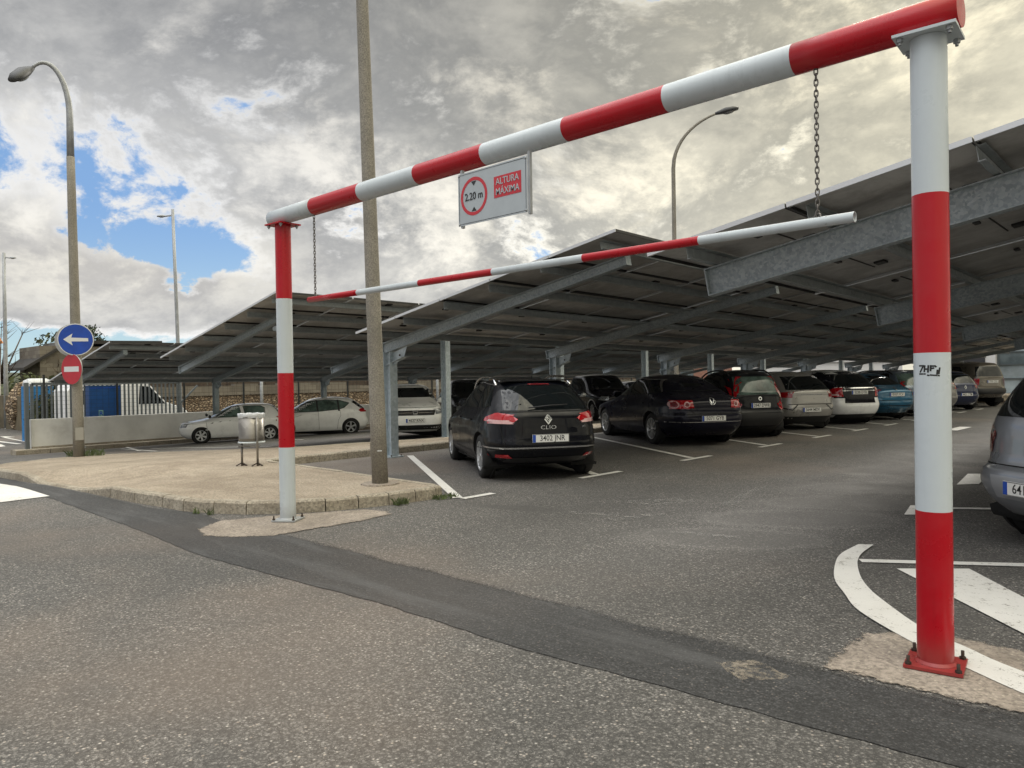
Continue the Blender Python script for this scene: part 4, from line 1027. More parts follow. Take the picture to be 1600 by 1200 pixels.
    def seam(s, pts, phi=90, w=.009, both=True, m=None, name='door_seam', off=.003):
        for a, b_ in zip(pts[:-1], pts[1:]):
            pass
        mbv = []; fs = []
        dense = []
        for a, b_ in zip(pts[:-1], pts[1:]):
            n_ = max(1, int(math.dist(a, b_)/.05)); dense += [(a[0]+(b_[0]-a[0])*k/n_, a[1]+(b_[1]-a[1])*k/n_) for k in range(n_)]
        dense.append(pts[-1]); L_, R_ = [], []
        for i, p in enumerate(dense):
            a = Vector(dense[max(0, i-1)]); b_ = Vector(dense[min(len(dense)-1, i+1)]); d_ = (b_-a); d_ = d_.normalized() if d_.length > 0 else Vector((1, 0)); n_ = Vector((-d_.y, d_.x))*w/2
            L_.append((p[0]+n_.x, p[1]+n_.y)); R_.append((p[0]-n_.x, p[1]-n_.y))
        sgn = -1 if phi in (90,) else 1
        PL = s.proj([(sgn*x, z) for x, z in L_], phi, off); PR = s.proj([(sgn*x, z) for x, z in R_], phi, off)
        for mir in ((1, -1) if both and phi == 90 else (1,)):
            mb = MB(); n_ = len(dense); mb.add([(p.x, p.y*mir, p.z) for p in PL+PR], [(i, i+1, n_+i+1, n_+i) for i in range(n_-1)]); mb.build(name, m or M_SEAM, s.root, recalc=False)
    def plate(s, txt, phi, q, z, tilt=0, w=.52, h=.11, m=M_PLATE):
        a = R(phi); dv = Vector((math.cos(a), math.sin(a), 0)); sv = Vector((-math.sin(a), math.cos(a), 0))
        ps_ = s.proj([(q, z-h/2), (q, z+h/2), (q-w/2, z), (q+w/2, z)], phi, 0); off = max(p.dot(dv) for p in ps_)+.008
        c_ = sv*q+dv*off+Vector((0, 0, z)); rot = Matrix((sv, Vector((0, 0, 1)), dv)).transposed()
        b = MB(); b.box(c_, (w, h, .012), rot); po_ = b.build('number_plate', m, s.root)
        b = MB(); b.box(c_+dv*.0065-sv*(w/2-.024), (.042, h-.008, .002), rot); b.build('blue_band', M_PBLUE, po_)
        b = MB()
        for (u_, v_, ww, hh) in [(0, h/2-.004, w-.004, .004), (0, -h/2+.004, w-.004, .004), (w/2-.004, 0, .004, h-.012), (-w/2+.004, 0, .004, h-.012)]: b.box(c_+dv*.0068+sv*u_+Vector((0, 0, v_)), (ww, hh, .001), rot)
        b.build('plate_border', M_PTXT, po_)
        if txt: text('lettering', txt, .105, frame(tuple(c_+dv*.0075+sv*.022), tuple(sv), (0, 0, 1)), M_PTXT, po_, ext=.0005, bold=.0008, sx=.88*w/.52)
    def mirrors(s, x, z, m=None, sz=.11):
        for sg_ in (-1, 1):
            y_ = s.proj([(-x, z)], 90, 0)[0].y*sg_
            b = MB(); b.lathe([(sz*math.sin(t_)*1.0, -sz*.55*math.cos(t_)) for t_ in np.linspace(0.01, math.pi-.01, 9)], (0, 0, 0), axis='x', n=16)
            b.v = [(x+v[0]*.9-.02*0, y_+sg_*(.115)+v[1]*1.0, z+.04+v[2]*.72) for v in b.v]
            b.box((x, y_+sg_*.02, z+.0), (.06, .10, .03)); mo = b.build('wing_mirror', m or s.paint, s.root)
            g_ = MB(); g_.box((x-sz*.50, y_+sg_*.115, z+.04), (.006, sz*1.5, sz*1.05)); g_.build('mirror_glass', M_GLASS, mo)
    def handles(s, xs_, z, m=None):
        for x in xs_:
            for sg_ in (-1, 1):
                y_ = s.proj([(-x, z)], 90, 0)[0].y*sg_; b = MB(); b.box((x, y_+sg_*.012, z), (.17, .022, .026)); b.build('door_handle', m or s.paint, s.root)
    def rails(s, x0, x1, yf, m, z_add=.045, arch=True):
        for sg_ in (-1, 1):
            pts = []
            for t_ in np.linspace(0, 1, 14):
                x = x0+(x1-x0)*t_; h = s.bvh.ray_cast(Vector((x, sg_*yf, 5)), Vector((0, 0, -1)))[0]; lift = z_add*min(1, math.sin(math.pi*t_)*2.6) if arch else z_add
                pts.append((x, sg_*yf, h.z+max(.006, lift)))
            b = MB(); b.sweep(pts, .018, 8); b.build('roof_rail', m, s.root)
    def arches(s, m, w=.05):
        Rw = s.sp['R']; Ra = Rw*1.13
        for xw in (s.xr, s.xf):
            pts = [(xw+(Ra+w/2)*math.cos(a), max(.2, Rw+(Ra+w/2)*math.sin(a))) for a in np.linspace(-.1, math.pi+.1, 22)]
            s.seam(pts, w=w, m=m, name='wheel_arch_trim', off=.008)
def hatch_spec(L, W, H, wb, Rw, paintm, ro=.68, rake=.42, belt=.95, hood=1.0, nose=.72, ws=1.85, **kw):
    d_ = dict(L=L, W=W, H=H, wb=wb, R=Rw, paint=paintm, ro=ro,
        rear=[(.16, .20), (.05, .34), (.0, .52), (.035, .68), (.06, .86), (.10, belt+.03), (rake*.78, H-.16), (rake+.12, H-.045)],
        front=[(.22, .18), (.05, .32), (.0, .50), (.04, .64), (.16, nose+.04), (1.08*hood, belt+.02), (ws*.95, H-.15), (ws+.25, H-.035)],
        w=[.88, .965, .995, 1.0, .985, .925, .755, .66], n=[4.2, 4.6, 5, 5, 4.8, 4.6, 4.2, 4])
    d_.update(kw); return d_
def side_glass(car, x0, x1, x2, x3, zb, zt, pillars, m=M_GLASS, rise=.0, frame_m=None):
    """greenhouse outline: front lower x0, front upper x1, rear upper x2, rear lower x3 ; pillars: body-colour or black gaps"""
    out = [(x0, zb), (x0-.25*(x0-x1), zb+(zt-zb)*.42), (x0-.66*(x0-x1), zb+(zt-zb)*.80), (x1, zt-.012), ((x1+x2)/2, zt), (x2, zt-.02), (x2+.3*(x3-x2), zt-.30*(zt-zb)), (x3, zb+rise)]
    car.side('side_window', out, m)
    for (xa, xb, mm) in pillars:
        lean = .10
        car.side('window_pillar', [(xa, zb-.002+rise*.5), (xa+.05, zb-.002+rise*.5), (xb+.045, zt+.0), (xb, zt+.0)], mm, off=.007)

BAY = 147.
grp = 'cars parked nose-in under the canopies'
Hh = Vector((math.cos(R(BAY)), math.sin(R(BAY)), 0))
def cpos(ax, L, ro, hd):                                  # centre of the car from the middle of its rear axle
    h = Vector((math.cos(R(hd)), math.sin(R(hd)))); return (ax[0]+h.x*(L/2-ro), ax[1]+h.y*(L/2-ro))

# 1 --- black estate in front
P_BLACK = paint('black', (.003, .0035, .006)); P_DBLACK = paint('deep_black', (.005, .005, .009))
sp = hatch_spec(4.27, 1.73, 1.44, 2.60, .315, P_BLACK, ro=.78, rake=.50, belt=.95, twin=True, spokes=6, sw=.22)
sp['rear'] = [(.20, .23), (.06, .34), (.0, .50), (.03, .64), (.05, .82), (.10, .97), (.36, 1.24), (.62, 1.385)]
c1 = Car(sp, 'glossy black estate car with silver roof rails, nearest to the camera, rear to the camera', 'car', cpos((-7.40, 8.30), 4.27, .78, BAY), BAY, grp)
side_glass(c1, 1.15, .35, -1.30, -1.62, .955, 1.335, [(-.02, .02, P_BLACK), (-.98, -.86, P_BLACK)], rise=.07)
c1.decal('rear_window', [(-.60, .985), (.60, .985), (.53, 1.30), (.0, 1.335), (-.53, 1.30)], 180, M_GLASS)
c1.decal('windscreen', [(-.64, 1.0), (.64, 1.0), (.52, 1.36), (-.52, 1.36)], 0, M_GLASS)
for mir in (False, True):
    c1.decal('tail_light', [(.42, .865), (.50, .81), (.78, .80), (.855, .85), (.80, .92), (.66, .95), (.52, .93)], 180, M_TAIL, .010, mirror=mir)
    c1.decal('tail_light', [(1.55, .84), (2.07, .805), (2.10, .92), (1.82, .94), (1.62, .89)], 90, M_TAIL, .009, mirror=mir)
    c1.decal('tail_light_lens', [(.48, .80), (.78, .805), (.84, .845), (.56, .85)], 180, M_TAILC, .014, mirror=mir)
    c1.decal('tail_light_lens', [(1.68, .835), (2.06, .815), (2.08, .85), (1.74, .862)], 90, M_TAILC, .013, mirror=mir)
    c1.decal('reflector', [(.50, .335), (.74, .34), (.78, .385), (.56, .385)], 180, M_TAIL, .010, mirror=mir)
c1.seam([(-.82, .475), (.82, .475)], 180, .022, m=M_CHROME, name='chrome_strip', off=.012)
c1.seam([(-.60, .44), (-.66, .80), (-.62, .97)], 180); c1.seam([(.60, .44), (.66, .80), (.62, .97)], 180); c1.seam([(-.84, .445), (.84, .445)], 180)
c1.seam([(-.63, .965), (.63, .965)], 180, .014)
c1.decal('rear_valance', [(-.62, .27), (.62, .27), (.56, .34), (-.56, .34)], 180, M_TRIM, .006)
c1.seam([(-.42, .60), (.42, .60)], 180, .012, m=P_DBLACK, name='tailgate_lip', off=.012)
c1.plate('3402 JNR', 180, .02, .60)
def logo_pts(c, ri, pts2, z0_=0): pass
def emblem_loop(car, pts2, phi, m, name='emblem', w=.018, off=.016):
    car.seam([( (x), z) for x, z in pts2+[pts2[0]]], phi, w, both=False, m=m, name=name, off=off)
emblem_loop(c1, [(0, .915), (.045, .855), (0, .795), (-.045, .855)], 180, M_EMB, w=.024)
emblem_loop(c1, [(-.012, .885), (.018, .855), (.012, .825), (-.018, .855)], 180, M_EMB, w=.010, off=.018)
pz_ = c1.proj([(0, .745)], 180, .012)[0]
text('model_lettering', 'CLIO', .075, frame(tuple(pz_), (0, -1, 0), (0, 0, 1)), M_EMB, c1.root, ext=.002, bold=0, sx=1.35)
c1.seam([(1.02, .30), (1.02, .50), (1.10, .80), (1.12, .95)], 90); c1.seam([(.02, .27), (.0, .6), (.0, .95)], 90); c1.seam([(-.94, .95), (-.98, .72), (-.85, .62), (-.76, .45), (-.75, .28)], 90)
c1.seam([(.95, .35), (-.10, .40), (-.70, .46), (-.76, .52)], 90, .03, m=M_TRIM, name='sill_trim', off=.006)
c1.seam([(1.0, .31), (-.8, .31)], 90, .10, m=M_TRIM, name='sill_panel', off=.005)
c1.handles((.16, -.78), .82); c1.mirrors(.98, .97); c1.rails(-1.35, .35, .56, M_CHROME, .085)
b = MB(); b.box((-.03-4.27/2+.72, 0, 1.395), (.22, 1.06, .02)); b.build('roof_spoiler', P_BLACK, c1.root)
b = MB(); b.sweep([(-4.27/2+.10+.0, .26, 1.02), (-4.27/2+.10+.02, -.05, 1.045), (-4.27/2+.115, -.30, 1.055)], .010, 6); b.build('rear_wiper', M_TRIM, c1.root)
b = MB(); b.sweep([(-4.27/2+.9, 0, 1.42), (-4.27/2+.80, 0, 1.56)], .004, 6); b.build('aerial', M_TRIM, c1.root)

c1.seam([(1.15, 1.0), (.35, 1.33), (-.5, 1.37), (-1.30, 1.33)], 90, .010, m=M_EMB, name='window_trim', off=.008)
c1.decal('third_brake_light', [(-.16, 1.325), (.16, 1.325), (.15, 1.342), (-.15, 1.342)], 180, M_TAILD, .010)
text('model_lettering', 'dCi', .035, frame(tuple(c1.proj([(.52, .745)], 180, .012)[0]), (0, -1, 0), (0, 0, 1)), M_EMB, c1.root, ext=.002)
# 2 --- black saloon
P_NAVY = paint('night_blue', (.006, .006, .014))
sp = hatch_spec(4.77, 1.82, 1.46, 2.71, .33, P_NAVY, ro=1.08, spokes=9, sw=.12)
sp['rear'] = [(.20, .22), (.05, .36), (.0, .55), (.05, .74), (.10, .95), (.60, 1.075), (1.28, 1.33), (1.65, 1.43)]
sp['front'] = [(.22, .18), (.05, .34), (0, .5), (.05, .65), (.2, .76), (1.35, .98), (2.15, 1.33), (2.5, 1.43)]
c2 = Car(sp, 'black saloon car with round red and white tail lights, second in the row', 'car', cpos((-8.30, 14.25), 4.77, 1.08, BAY), BAY, grp)
side_glass(c2, 1.05, .30, -1.05, -1.55, .97, 1.345, [(-.12, -.06, P_NAVY), (-1.12, -.90, P_NAVY)], rise=.10, m=M_GLASS)
c2.seam([(1.1, .975), (.75, .96+.17), (.35, 1.33), (-.3, 1.375), (-1.0, 1.345), (-1.5, 1.09)], 90, .018, m=M_CHROME, name='window_chrome', off=.008)
c2.decal('rear_window', [(-.66, 1.10), (.66, 1.10), (.50, 1.36), (-.50, 1.36)], 180, M_GLASS); c2.decal('windscreen', [(-.66, 1.0), (.66, 1.0), (.52, 1.38), (-.52, 1.38)], 0, M_GLASS)
for mir in (False, True):
    tl = c2.decal('tail_light', [(.40, .78), (.86, .76), (.89, .88), (.84, .93), (.42, .93)], 180, M_TAIL, .010, mirror=mir)
    c2.decal('tail_light', [(2.02, .77), (2.33, .76), (2.34, .93), (2.10, .93)], 90, M_TAIL, .009, mirror=mir)
    for cx_, rr_ in ((.73, .072), (.53, .055)):
        circ = [(cx_+rr_*math.cos(a), .85+rr_*math.sin(a)) for a in np.linspace(0, 2*math.pi, 19)[:-1]]
        c2.decal('lamp_ring', circ, 180, M_TAILC, .013, mirror=mir, cell=.2); c2.decal('lamp_centre', [(cx_+(x-cx_)*.55, .85+(z-.85)*.55) for x, z in circ], 180, M_TAILD, .016, mirror=mir, cell=.2)
circ = [(.06*math.cos(a), .90+.06*math.sin(a)) for a in np.linspace(0, 2*math.pi, 19)[:-1]]
emblem_loop(c2, circ, 180, M_EMB, w=.014)
c2.seam([(-.045, .94), (-.015, .86), (0, .90), (.015, .86), (.045, .94)], 180, .012, m=M_EMB, name='emblem', off=.016)
c2.seam([(-.9, .66), (.9, .66)], 180, .010); c2.seam([(-.62, .94), (.62, .94)], 180, .012); c2.seam([(-.42, .94), (-.46, .74), (-.40, .67)], 180); c2.seam([(.42, .94), (.46, .74), (.40, .67)], 180)
c2.seam([(-.88, .50), (.88, .50)], 180, .014, m=M_CHROME, name='chrome_strip')
c2.plate('5071 GYB', 180, 0, .57)
c2.seam([(1.12, .3), (1.15, .95)], 90); c2.seam([(-.08, .27), (-.1, .97)], 90); c2.seam([(-1.05, .97), (-1.0, .7), (-.85, .5), (-.82, .28)], 90); c2.handles((.05, -.9), .86); c2.mirrors(.95, .97)

# 3 --- dark tall hatchback with vertical lights
P_CHAR = paint('charcoal', (.010, .011, .014))
sp = hatch_spec(3.54, 1.58, 1.54, 2.3, .29, P_CHAR, ro=.60, rimm=M_HUB, spokes=6)
sp['rear'] = [(.10, .24), (.03, .38), (0, .52), (.05, .66), (.08, .86), (.11, 1.02), (.26, 1.36), (.40, 1.48)]
c3 = Car(sp, 'charcoal boxy hatchback with tall red lights beside its rear window', 'car', cpos((-7.95, 16.25), 3.54, .6, BAY), BAY, grp)
side_glass(c3, 1.0, .55, -1.25, -1.40, .98, 1.42, [(.05, .07, P_CHAR), (-.78, -.72, P_CHAR)])
c3.decal('rear_window', [(-.56, .98), (.56, .98), (.50, 1.38), (-.50, 1.38)], 180, M_GLASSG); c3.decal('windscreen', [(-.56, 1.0), (.56, 1.0), (.48, 1.40), (-.48, 1.40)], 0, M_GLASS)
for mir in (False, True):
    c3.decal('tail_light', [(.60, .62), (.76, .62), (.76, .95), (.66, 1.40), (.54, 1.40), (.60, .98)], 180, M_TAIL, .010, mirror=mir)
    c3.decal('tail_light', [(1.62, .64), (1.74, .62), (1.70, .95), (1.50, 1.38), (1.42, 1.38), (1.58, .95)], 90, M_TAIL, .009, mirror=mir)
    c3.decal('tail_light_lens', [(.62, .70), (.75, .70), (.75, .80), (.62, .80)], 180, M_TAILC, .014, mirror=mir)
c3.plate('2947 DWR', 180, 0, .74, w=.48); emblem_loop(c3, [(.035*math.cos(a), .89+.035*math.sin(a)) for a in np.linspace(0, 2*math.pi, 13)[:-1]], 180, M_EMB, w=.022)
c3.decal('bumper', [(-.77, .30), (.77, .30), (.77, .56), (-.77, .56)], 180, M_TRIM, .012); c3.seam([(-.58, .58), (.58, .58)], 180, .012)
c3.rails(-1.3, .5, .52, M_TRIM, .06); c3.mirrors(.85, 1.0); c3.seam([(1.0, .3), (.98, .97)], 90); c3.seam([(.04, .27), (.05, .98)], 90)

# 4 --- silver crossover
P_SILV = paint('warm_silver', (.32, .31, .295), .35)
sp = hatch_spec(4.25, 1.78, 1.50, 2.6, .34, P_SILV, ro=.80, rake=.62, belt=.99)
c4 = Car(sp, 'silver grey hatchback between the charcoal boxy car and the white one', 'car', cpos((-8.20, 19.4), 4.25, .8, BAY), BAY, grp)
side_glass(c4, 1.15, .35, -1.25, -1.6, 1.0, 1.38, [(-.02, .02, M_TRIM), (-.98, -.86, P_SILV)])
c4.decal('rear_window', [(-.62, 1.02), (.62, 1.02), (.52, 1.36), (-.52, 1.36)], 180, M_GLASS); c4.decal('windscreen', [(-.62, 1.02), (.62, 1.02), (.52, 1.38), (-.52, 1.38)], 0, M_GLASS)
for mir in (False, True):
    c4.decal('tail_light', [(.62, .86), (.86, .82), (.88, .95), (.60, .97)], 180, M_TAIL, .010, mirror=mir); c4.decal('tail_light', [(1.75, .84), (2.09, .82), (2.08, .97), (1.85, .96)], 90, M_TAIL, .009, mirror=mir)
    c4.seam([(.86, .60) if not mir else (-.86, .60), (.55, .52) if not mir else (-.55, .52), (.40, .66) if not mir else (-.40, .66)], 180, .03, m=M_TRIM, name='bumper_crease')
c4.seam([(-.62, .66), (.62, .66)], 180, .014); c4.plate('3644 MDK', 180, -.03, .52); c4.decal('rear_valance', [(-.74, .20), (.74, .20), (.80, .36), (-.80, .36)], 180, M_TRIM, .007)
c4.seam([(-.30, .90), (.30, .90)], 180, .020, m=M_EMB, name='lettering_bar'); c4.mirrors(1.0, 1.0)

# 5 --- white car with dark tailgate
P_WHITE = paint('white', (.78, .79, .79))
sp = hatch_spec(4.42, 1.80, 1.53, 2.63, .35, P_WHITE, ro=.88, rake=.66, belt=1.02)
c5 = Car(sp, 'white hatchback with a blackened upper rear and wide square red lights', 'car', cpos((-8.0, 22.1), 4.42, .88, BAY), BAY, grp)
c5.decal('tailgate', [(-.84, .74), (.84, .74), (.86, 1.0), (.62, 1.46), (-.62, 1.46), (-.86, 1.0)], 180, P_DBLACK, .004)
c5.decal('tailgate', [(-.48, .60), (.48, .60), (.46, .76), (-.46, .76)], 180, P_DBLACK, .006)
c5.decal('rear_window', [(-.60, 1.05), (.60, 1.05), (.50, 1.38), (-.50, 1.38)], 180, M_GLASS, .008); side_glass(c5, 1.2, .4, -1.3, -1.7, 1.0, 1.42, [(-.02, .02, M_TRIM)]); c5.decal('windscreen', [(-.62, 1.03), (.62, 1.03), (.52, 1.42), (-.52, 1.42)], 0, M_GLASS)
c5.side('rear_quarter', [(-1.35, .80), (-2.10, .78), (-2.08, 1.0), (-1.55, 1.44), (-.9, 1.47), (-1.2, 1.0)], P_DBLACK, .006); 
b_ = c5.decal('roof_panel', [(-.62, 1.44), (.62, 1.44), (.50, 1.52), (-.50, 1.52)], 180, P_DBLACK, .005)
for mir in (False, True):
    c5.decal('tail_light', [(.50, .78), (.86, .76), (.86, 1.0), (.52, 1.02)], 180, M_TAIL, .012, mirror=mir); c5.decal('tail_light', [(1.95, .78), (2.18, .77), (2.16, 1.02), (1.98, 1.02)], 90, M_TAIL, .012, mirror=mir)
    c5.decal('tail_light_lens', [(.60, .80), (.80, .80), (.80, .85), (.60, .85)], 180, M_TAILC, .016, mirror=mir)
c5.seam([(-.48, 1.01), (.48, 1.01)], 180, .016, m=M_CHROME, name='chrome_strip', off=.012); c5.plate('5238 DTB', 180, 0, .89); c5.mirrors(1.05, 1.0)
c5.decal('rear_valance', [(-.74, .20), (.74, .20), (.80, .30), (-.80, .30)], 180, M_TRIM, .007)

# 6 --- teal saloon
P_TEAL = paint('teal', (.010, .105, .20), .4)
sp = hatch_spec(4.15, 1.70, 1.43, 2.5, .30, P_TEAL, ro=.85); sp['rear'] = [(.20, .22), (.05, .36), (.0, .52), (.03, .70), (.06, .90), (.34, 1.02), (.95, 1.30), (1.3, 1.40)]
c6 = Car(sp, 'teal blue small saloon parked right of the white hatchback with black upper rear', 'car', cpos((-7.75, 24.5), 4.15, .85, BAY), BAY, grp)
side_glass(c6, 1.05, .30, -1.0, -1.45, .96, 1.32, [(-.05, -.02, P_TEAL)]); c6.decal('rear_window', [(-.60, 1.05), (.60, 1.05), (.48, 1.33), (-.48, 1.33)], 180, M_GLASS); c6.decal('windscreen', [(-.6, 1.0), (.6, 1.0), (.5, 1.35), (-.5, 1.35)], 0, M_GLASS)
for mir in (False, True):
    c6.decal('tail_light', [(.64, .72), (.82, .72), (.82, .92), (.68, .94)], 180, M_TAIL, .010, mirror=mir); c6.decal('tail_light', [(1.88, .74), (2.04, .74), (2.02, .93), (1.90, .93)], 90, M_TAIL, .009, mirror=mir)
c6.plate('0107 FCV', 180, 0, .77); c6.seam([(-.8, .60), (.8, .60)], 180, .016); c6.seam([(-.8, .44), (.8, .44)], 180, .02); c6.mirrors(.95, .97)
emblem_loop(c6, [(.03*math.cos(a), .93+.03*math.sin(a)) for a in np.linspace(0, 2*math.pi, 9)[:-1]], 180, M_EMB, w=.02)

# 7 --- grey blue estate with roof rails
P_GB = paint('grey_blue', (.13, .17, .22), .5)
sp = hatch_spec(4.3, 1.74, 1.50, 2.6, .31, P_GB, ro=.8); sp['rear'] = [(.12, .22), (.04, .36), (0, .52), (.03, .68), (.05, .88), (.10, 1.0), (.30, 1.33), (.46, 1.45)]
def simple_rear(c, zb, zt, tl, plate_txt, pzz, glass=M_GLASS, wr=.60):
    side_glass(c, 1.1, .35, -1.45, -1.75, zb, zt+.02, [(-.02, .02, c.paint), (-.98, -.90, c.paint)])
    c.decal('rear_window', [(-wr, zb+.03), (wr, zb+.03), (wr-.09, zt), (-wr+.09, zt)], 180, glass); c.decal('windscreen', [(-.6, zb+.03), (.6, zb+.03), (.5, zt), (-.5, zt)], 0, M_GLASS)
    for mir in (False, True):
        c.decal('tail_light', tl, 180, M_TAIL, .010, mirror=mir)
        zl_, zh_ = min(p[1] for p in tl), max(p[1] for p in tl); c.decal('tail_light', [(c.L/2-.22, zl_+.02), (c.L/2-.06, zl_+.02), (c.L/2-.10, zh_-.02), (c.L/2-.24, zh_-.02)], 90, M_TAIL, .009, mirror=mir)
    c.plate(plate_txt, 180, 0, pzz); c.mirrors(1.0, zb+.02)
c7 = Car(sp, 'grey blue estate car with black roof rails behind the teal car', 'car', cpos((-7.75, 26.9), 4.3, .8, BAY), BAY, grp)
simple_rear(c7, .97, 1.38, [(.66, .80), (.82, .80), (.80, 1.05), (.70, 1.25), (.66, 1.0)], '8842 CKT', .75, M_GLASSG); c7.rails(-1.6, .3, .56, M_TRIM, .05)
# 8 --- dark red hatchback half hidden by the post
sp = hatch_spec(4.2, 1.74, 1.50, 2.58, .31, paint('grey_silver', (.25, .24, .23), .5), ro=.75)
c8 = Car(sp, 'grey hatchback with dark red lights, mostly hidden left of the right barrier post', 'car', cpos((-7.6, 29.3), 4.2, .75, BAY), BAY, grp)
simple_rear(c8, 1.0, 1.40, [(.50, .82), (.84, .80), (.84, 1.02), (.58, 1.04)], '6190 FGD', .70)
sp = hatch_spec(3.95, 1.70, 1.46, 2.5, .30, paint('dark_blue', (.010, .018, .06), .3), ro=.65)
c9 = Car(sp, 'dark blue hatchback just right of the right barrier post', 'car', cpos((-7.35, 31.5), 3.95, .65, BAY), BAY, grp)
simple_rear(c9, .97, 1.36, [(.60, .80), (.82, .78), (.82, .98), (.64, 1.0)], '4421 CYM', .58); emblem_loop(c9, [(0, .90), (.045, .84), (0, .78), (-.045, .84)], 180, M_EMB, w=.024)
sp = hatch_spec(4.6, 1.86, 1.80, 2.7, .38, paint('khaki_brown', (.12, .105, .085), .4), ro=.85)
sp['rear'] = [(.15, .38), (.04, .50), (0, .62), (.06, .80), (.08, 1.02), (.10, 1.20), (.24, 1.60), (.40, 1.74)]
sp['front'] = [(.22, .38), (.05, .46), (.0, .60), (.04, .78), (.14, .98), (1.2, 1.18), (1.85, 1.60), (2.2, 1.75)]; sp['w'] = [.90, .97, 1, 1, .99, .95, .84, .76]
c10 = Car(sp, 'khaki brown off-road car at the far end of the row by the building', 'car', cpos((-7.25, 34.7), 4.6, .85, BAY), BAY, grp)
simple_rear(c10, 1.18, 1.60, [(.78, .85), (.90, .85), (.90, 1.15), (.80, 1.15)], '7705 CXS', 1.0, wr=.66); c10.decal('bumper', [(-.85, .52), (.85, .52), (.85, .74), (-.85, .74)], 180, M_TRIM, .012)

# 11 --- silver people carrier at the right edge
HD2 = 52.
P_GREY = paint('silver_grey', (.27, .285, .31), .55, .33)
sp = hatch_spec(4.04, 1.69, 1.62, 2.63, .31, P_GREY, ro=.70)
sp['rear'] = [(.16, .26), (.05, .37), (0, .50), (.015, .62), (.085, .70), (.13, 1.04), (.34, 1.38), (.52, 1.55)]
sp['front'] = [(.22, .18), (.05, .34), (0, .5), (.05, .68), (.2, .86), (1.0, 1.06), (1.75, 1.45), (2.1, 1.57)]
sp['w'] = [.88, .96, .995, 1.0, .965, .935, .80, .70]; sp['n'] = [4.2, 4.6, 5, 5, 5.2, 4.8, 4.2, 4]
c11 = Car(sp, 'silver grey people carrier cut off by the right edge of the photo', 'car', cpos((-.66, 7.50), 4.04, .7, HD2), HD2, grp)
side_glass(c11, 1.0, .3, -1.35, -1.55, 1.04, 1.44, [(-.02, .02, P_GREY), (-.9, -.85, P_GREY)])
c11.decal('rear_window', [(-.66, 1.05), (.66, 1.05), (.60, 1.46), (-.60, 1.46)], 180, M_GLASS); c11.decal('windscreen', [(-.6, 1.1), (.6, 1.1), (.5, 1.5), (-.5, 1.5)], 0, M_GLASS)
for mir in (False, True):
    c11.decal('tail_light', [(.70, .74), (.83, .73), (.82, 1.0), (.75, 1.04)], 180, M_TAILD, .008, mirror=mir, cell=.03); c11.decal('tail_light', [(1.74, .76), (1.94, .74), (1.90, 1.02), (1.76, 1.02)], 90, M_TAILD, .009, mirror=mir)
c11.seam([(-.68, .70), (-.60, .66), (.60, .66), (.68, .70)], 180, .010); c11.seam([(-.69, .70), (-.72, .95), (-.67, 1.04)], 180, .008); c11.seam([(.69, .70), (.72, .95), (.67, 1.04)], 180, .008)
c11.plate('6418 FRH', 180, 0, .49); c11.seam([(-.66, .95), (-.52, .95)], 180, .014, m=M_EMB, name='lettering_bar', both=False)
c11.decal('plate_recess', [(-.38, .40), (.38, .40), (.42, .58), (-.42, .58)], 180, mat('car_paint_recess', (.33, .34, .36), .3, .4), .005)
emblem_loop(c11, [(.05*math.cos(a), .93+.05*math.sin(a)) for a in np.linspace(0, 2*math.pi, 17)[:-1]], 180, M_EMB, w=.016)
c11.decal('window_reflection_strip', [(-.65, 1.44), (-.40, 1.36), (.0, 1.30), (.0, 1.34), (-.38, 1.40), (-.62, 1.47)], 180, mat('dim_glass_sticker', (.12, .13, .13), .2), .008) if False else None

# 12 --- white hatchback facing the camera
BAYB = BAY-180
grpB = 'cars parked facing the camera behind the island'
P_WD = paint('off_white', (.86, .87, .86))
def front_spec(L, W, H, wb, Rw, p, **kw): return hatch_spec(L, W, H, wb, Rw, p, **kw)
sp = front_spec(4.06, 1.73, 1.50, 2.59, .31, P_WD, ro=.7, belt=.98, nose=.80); sp['front'] = [(.22, .20), (.04, .32), (0, .50), (.02, .70), (.10, .88), (.95, 1.10), (1.60, 1.41), (1.95, 1.49)]; sp['H'] = 1.52
hB = Vector((math.cos(R(BAYB)), math.sin(R(BAYB))))
fr = Vector((-16.05, 13.15)); ctr = fr-hB*(4.06/2)
c12 = Car(sp, 'white hatchback facing the camera behind the first canopy column', 'car', tuple(ctr), BAYB, grpB, .07)
side_glass(c12, 1.05, .35, -1.35, -1.65, .98, 1.38, [(0, 0, P_WD)]); c12.decal('windscreen', [(-.66, 1.13), (.66, 1.13), (.55, 1.40), (-.55, 1.40)], 0, M_GLASS); c12.decal('rear_window', [(-.6, 1.02), (.6, 1.02), (.5, 1.36), (-.5, 1.36)], 180, M_GLASS)
gr_ = c12.decal('grille', [(-.52, .66), (.52, .66), (.56, .80), (-.56, .80)], 0, M_TRIM, .008); c12.seam([(-.50, .735), (-.09, .735)], 0, .014, m=M_CHROME, name='chrome_strip', off=.012); c12.seam([(.09, .735), (.50, .735)], 0, .014, m=M_CHROME, name='chrome_strip', off=.012)
emblem_loop(c12, [(-.07, .775), (.07, .775), (.045, .70), (-.045, .70)], 0, M_EMB, w=.024)
for mir in (False, True):
    c12.decal('headlight', [(.56, .68), (.74, .70), (.83, .76), (.83, .83), (.56, .80)], 0, M_HEAD, .009, mirror=mir); c12.decal('headlight', [(-2.02, .70), (-1.84, .74), (-1.80, .83), (-1.98, .82)], 90, M_HEAD, .009, mirror=mir)
c12.decal('air_intake', [(-.66, .27), (.66, .27), (.76, .40), (-.76, .40)], 0, M_TRIM, .008); c12.seam([(-.66, .26), (.66, .26)], 0, .03, m=P_WD, name='bumper_lip', off=.014)
